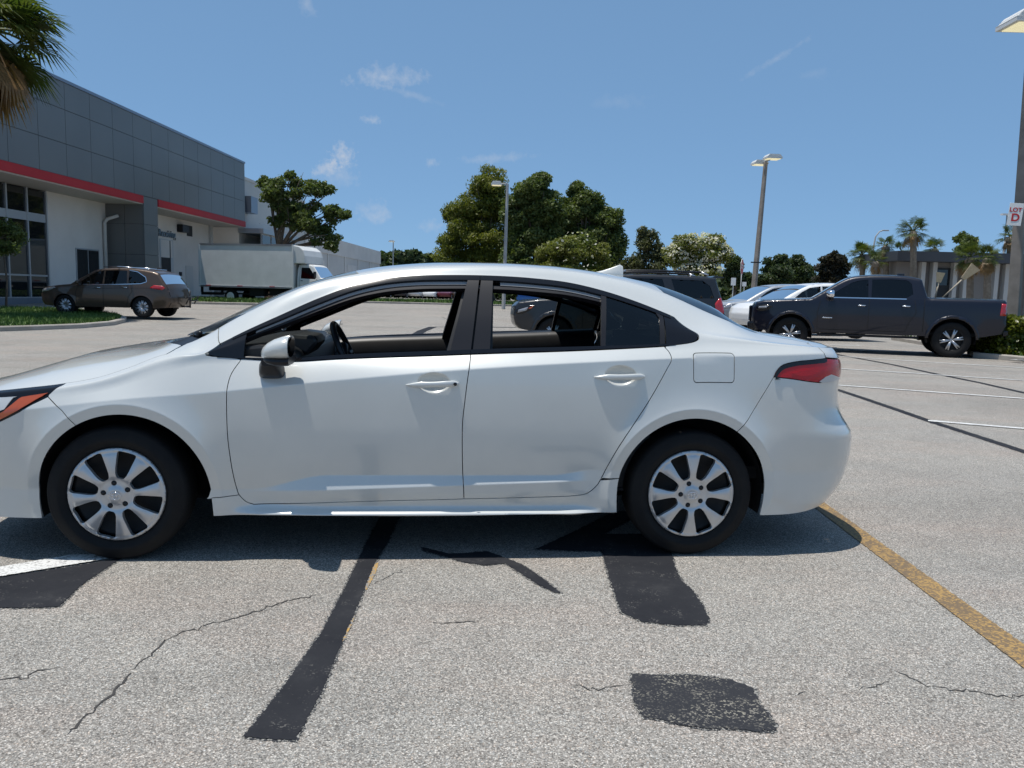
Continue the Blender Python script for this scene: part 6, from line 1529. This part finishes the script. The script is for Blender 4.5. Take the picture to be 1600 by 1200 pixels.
# curved street lamp
r = empty('street_lamp', (0, 0, 0)); tag(r, 'slender street lamp with a curved arm among the palms', 'street lamp')
pts = [at_depth(u, v, 56) for u, v in ((1361, 470), (1362, 430), (1365, 385), (1368, 370), (1374, 362), (1380, 360))]; pts[0] = np.array([pts[1][0], pts[1][1], 0.0]); m = MB(); m.tube(pts, [.09, .075, .06, .05, .045, .04], 8); m.build('pole', greypole, r)
m = MB(); e = pts[-1]; m.box((e[0]+.15, e[1], e[2]), (.45, .18, .08)); m.build('lamp_head', sign_grey, r, bevel=.02)
r = empty('street_lamp', (0, 0, 0)); tag(r, 'far lamp with a flat T-shaped head above the dark pines', 'street lamp'); e = np.array(at_depth(1241, 404, 80)); m = MB(); m.tube([(e[0], e[1], 0), tuple(e)], .07, 6); m.build('pole', greypole, r); m = MB(); m.box(e, (.8, .3, .12)); m.build('lamp_head', sign_grey, r)
r = empty('street_lamp', (0, 0, 0)); tag(r, 'far pale floodlight rising above the office roof', 'street lamp'); e = np.array(at_depth(1569, 335, 75)); m = MB(); m.tube([(e[0]+.3, e[1], 0), (e[0]+.3, e[1], e[2])], .08, 6); m.build('pole', greypole, r); m = MB(); m.box(e, (.5, .4, .14)); m.build('lamp_head', lamp_white, r)
# stop sign, turned away from the camera's axis
st = empty('stop_sign', (0, 0, 0)); tag(st, 'red octagonal stop sign turned sideways by the flowering tree', 'sign')
c = np.array(at_depth(1159.5, 417, 44)); Ms = Matrix.Translation(Vector(c)) @ Matrix.Rotation(R_(64), 4, 'Z')
oc = [(.42*math.cos(R_(22.5+45*k))/math.cos(R_(22.5))*1.0, .42*math.sin(R_(22.5+45*k))/math.cos(R_(22.5))) for k in range(8)]
m = MB(); m.prism(oc, -.008, .008, lambda p, q_, h: (p, h, q_)); o = m.build('sign_rim', sign_white, st); o.matrix_basis = Ms
m = MB(); m.prism([(p*.93, q_*.93) for p, q_ in oc], -.012, -.009, lambda p, q_, h: (p, h, q_)); o = m.build('sign_face', sign_red, st); o.matrix_basis = Ms
text_mesh('sign_text', 'STOP', .30, Ms @ Matrix.Translation((0, -.016, 0)) @ Rt, sign_white, st, .002, .006)
m = MB(); m.tube([(c[0], c[1]+.03, 0), (c[0], c[1]+.03, c[2]+.4)], .03, 6); m.build('post', greypole, st)
for u, v, w_, h_, lab in ((1146, 440, .24, .38, 'small white plate sign left of the stop sign'), (1163, 444, .2, .22, 'tiny white plate sign below the stop sign')):
    s2 = empty('plate_sign', (0, 0, 0)); tag(s2, lab, 'sign', 'small plate signs'); c = np.array(at_depth(u, v, 40)); m = MB(); m.box(c, (w_, .02, h_)); m.build('sign_plate', sign_white, s2); m = MB(); m.tube([(c[0], c[1]+.03, 0), (c[0], c[1]+.03, c[2])], .025, 6); m.build('post', greypole, s2)
# blue dumpster beyond the grey SUV
dp = empty('dumpster', (0, 0, 0)); tag(dp, 'blue steel dumpster standing beyond the dark grey wagon', 'dumpster'); bluem = varied('blue_steel', (.015, .085, .26), (.02, .11, .32), 2, .5)
c = at_depth(850, 470, 33); m = MB(); m.prism([(-1.0, .12), (1.0, .12), (1.15, 1.68), (-1.15, 1.75)], -.8, .8, lambda p, q_, h: (p+c[0], h+c[1], q_)); m.build('bin_body', bluem, dp)
for k in range(5):
    m = MB(); m.box((c[0]-.8+k*.4, c[1]-.83, .75), (.08, .06, 1.1)); m.build('bin_rib', bluem, dp)
m = MB(); m.box((c[0], c[1], 1.80), (2.3, 1.65, .06)); m.build('bin_lid', satin_black, dp); m = MB(); m.box((c[0], c[1]-.86, 1.1), (2.3, .1, .12)); m.build('lift_pocket', bluem, dp)
# litter by the kerb
m = MB(); p = G(1592, 567); rs = random.Random(2); m.add([(p[0]+dx, p[1]+dy, .012+rs.random()*.07) for dx, dy in ((-.16, -.08), (0, -.12), (.17, -.05), (.2, .08), (.02, .13), (-.15, .09), (.02, .0))], [(0, 1, 6), (1, 2, 6), (2, 3, 6), (3, 4, 6), (4, 5, 6), (5, 0, 6)]); o = m.build('paper_litter', sign_white, fixn=False); tag(o, 'crumpled white paper litter by the island kerb', 'litter')
md = o.modifiers.new('thick', 'SOLIDIFY'); md.thickness = .004
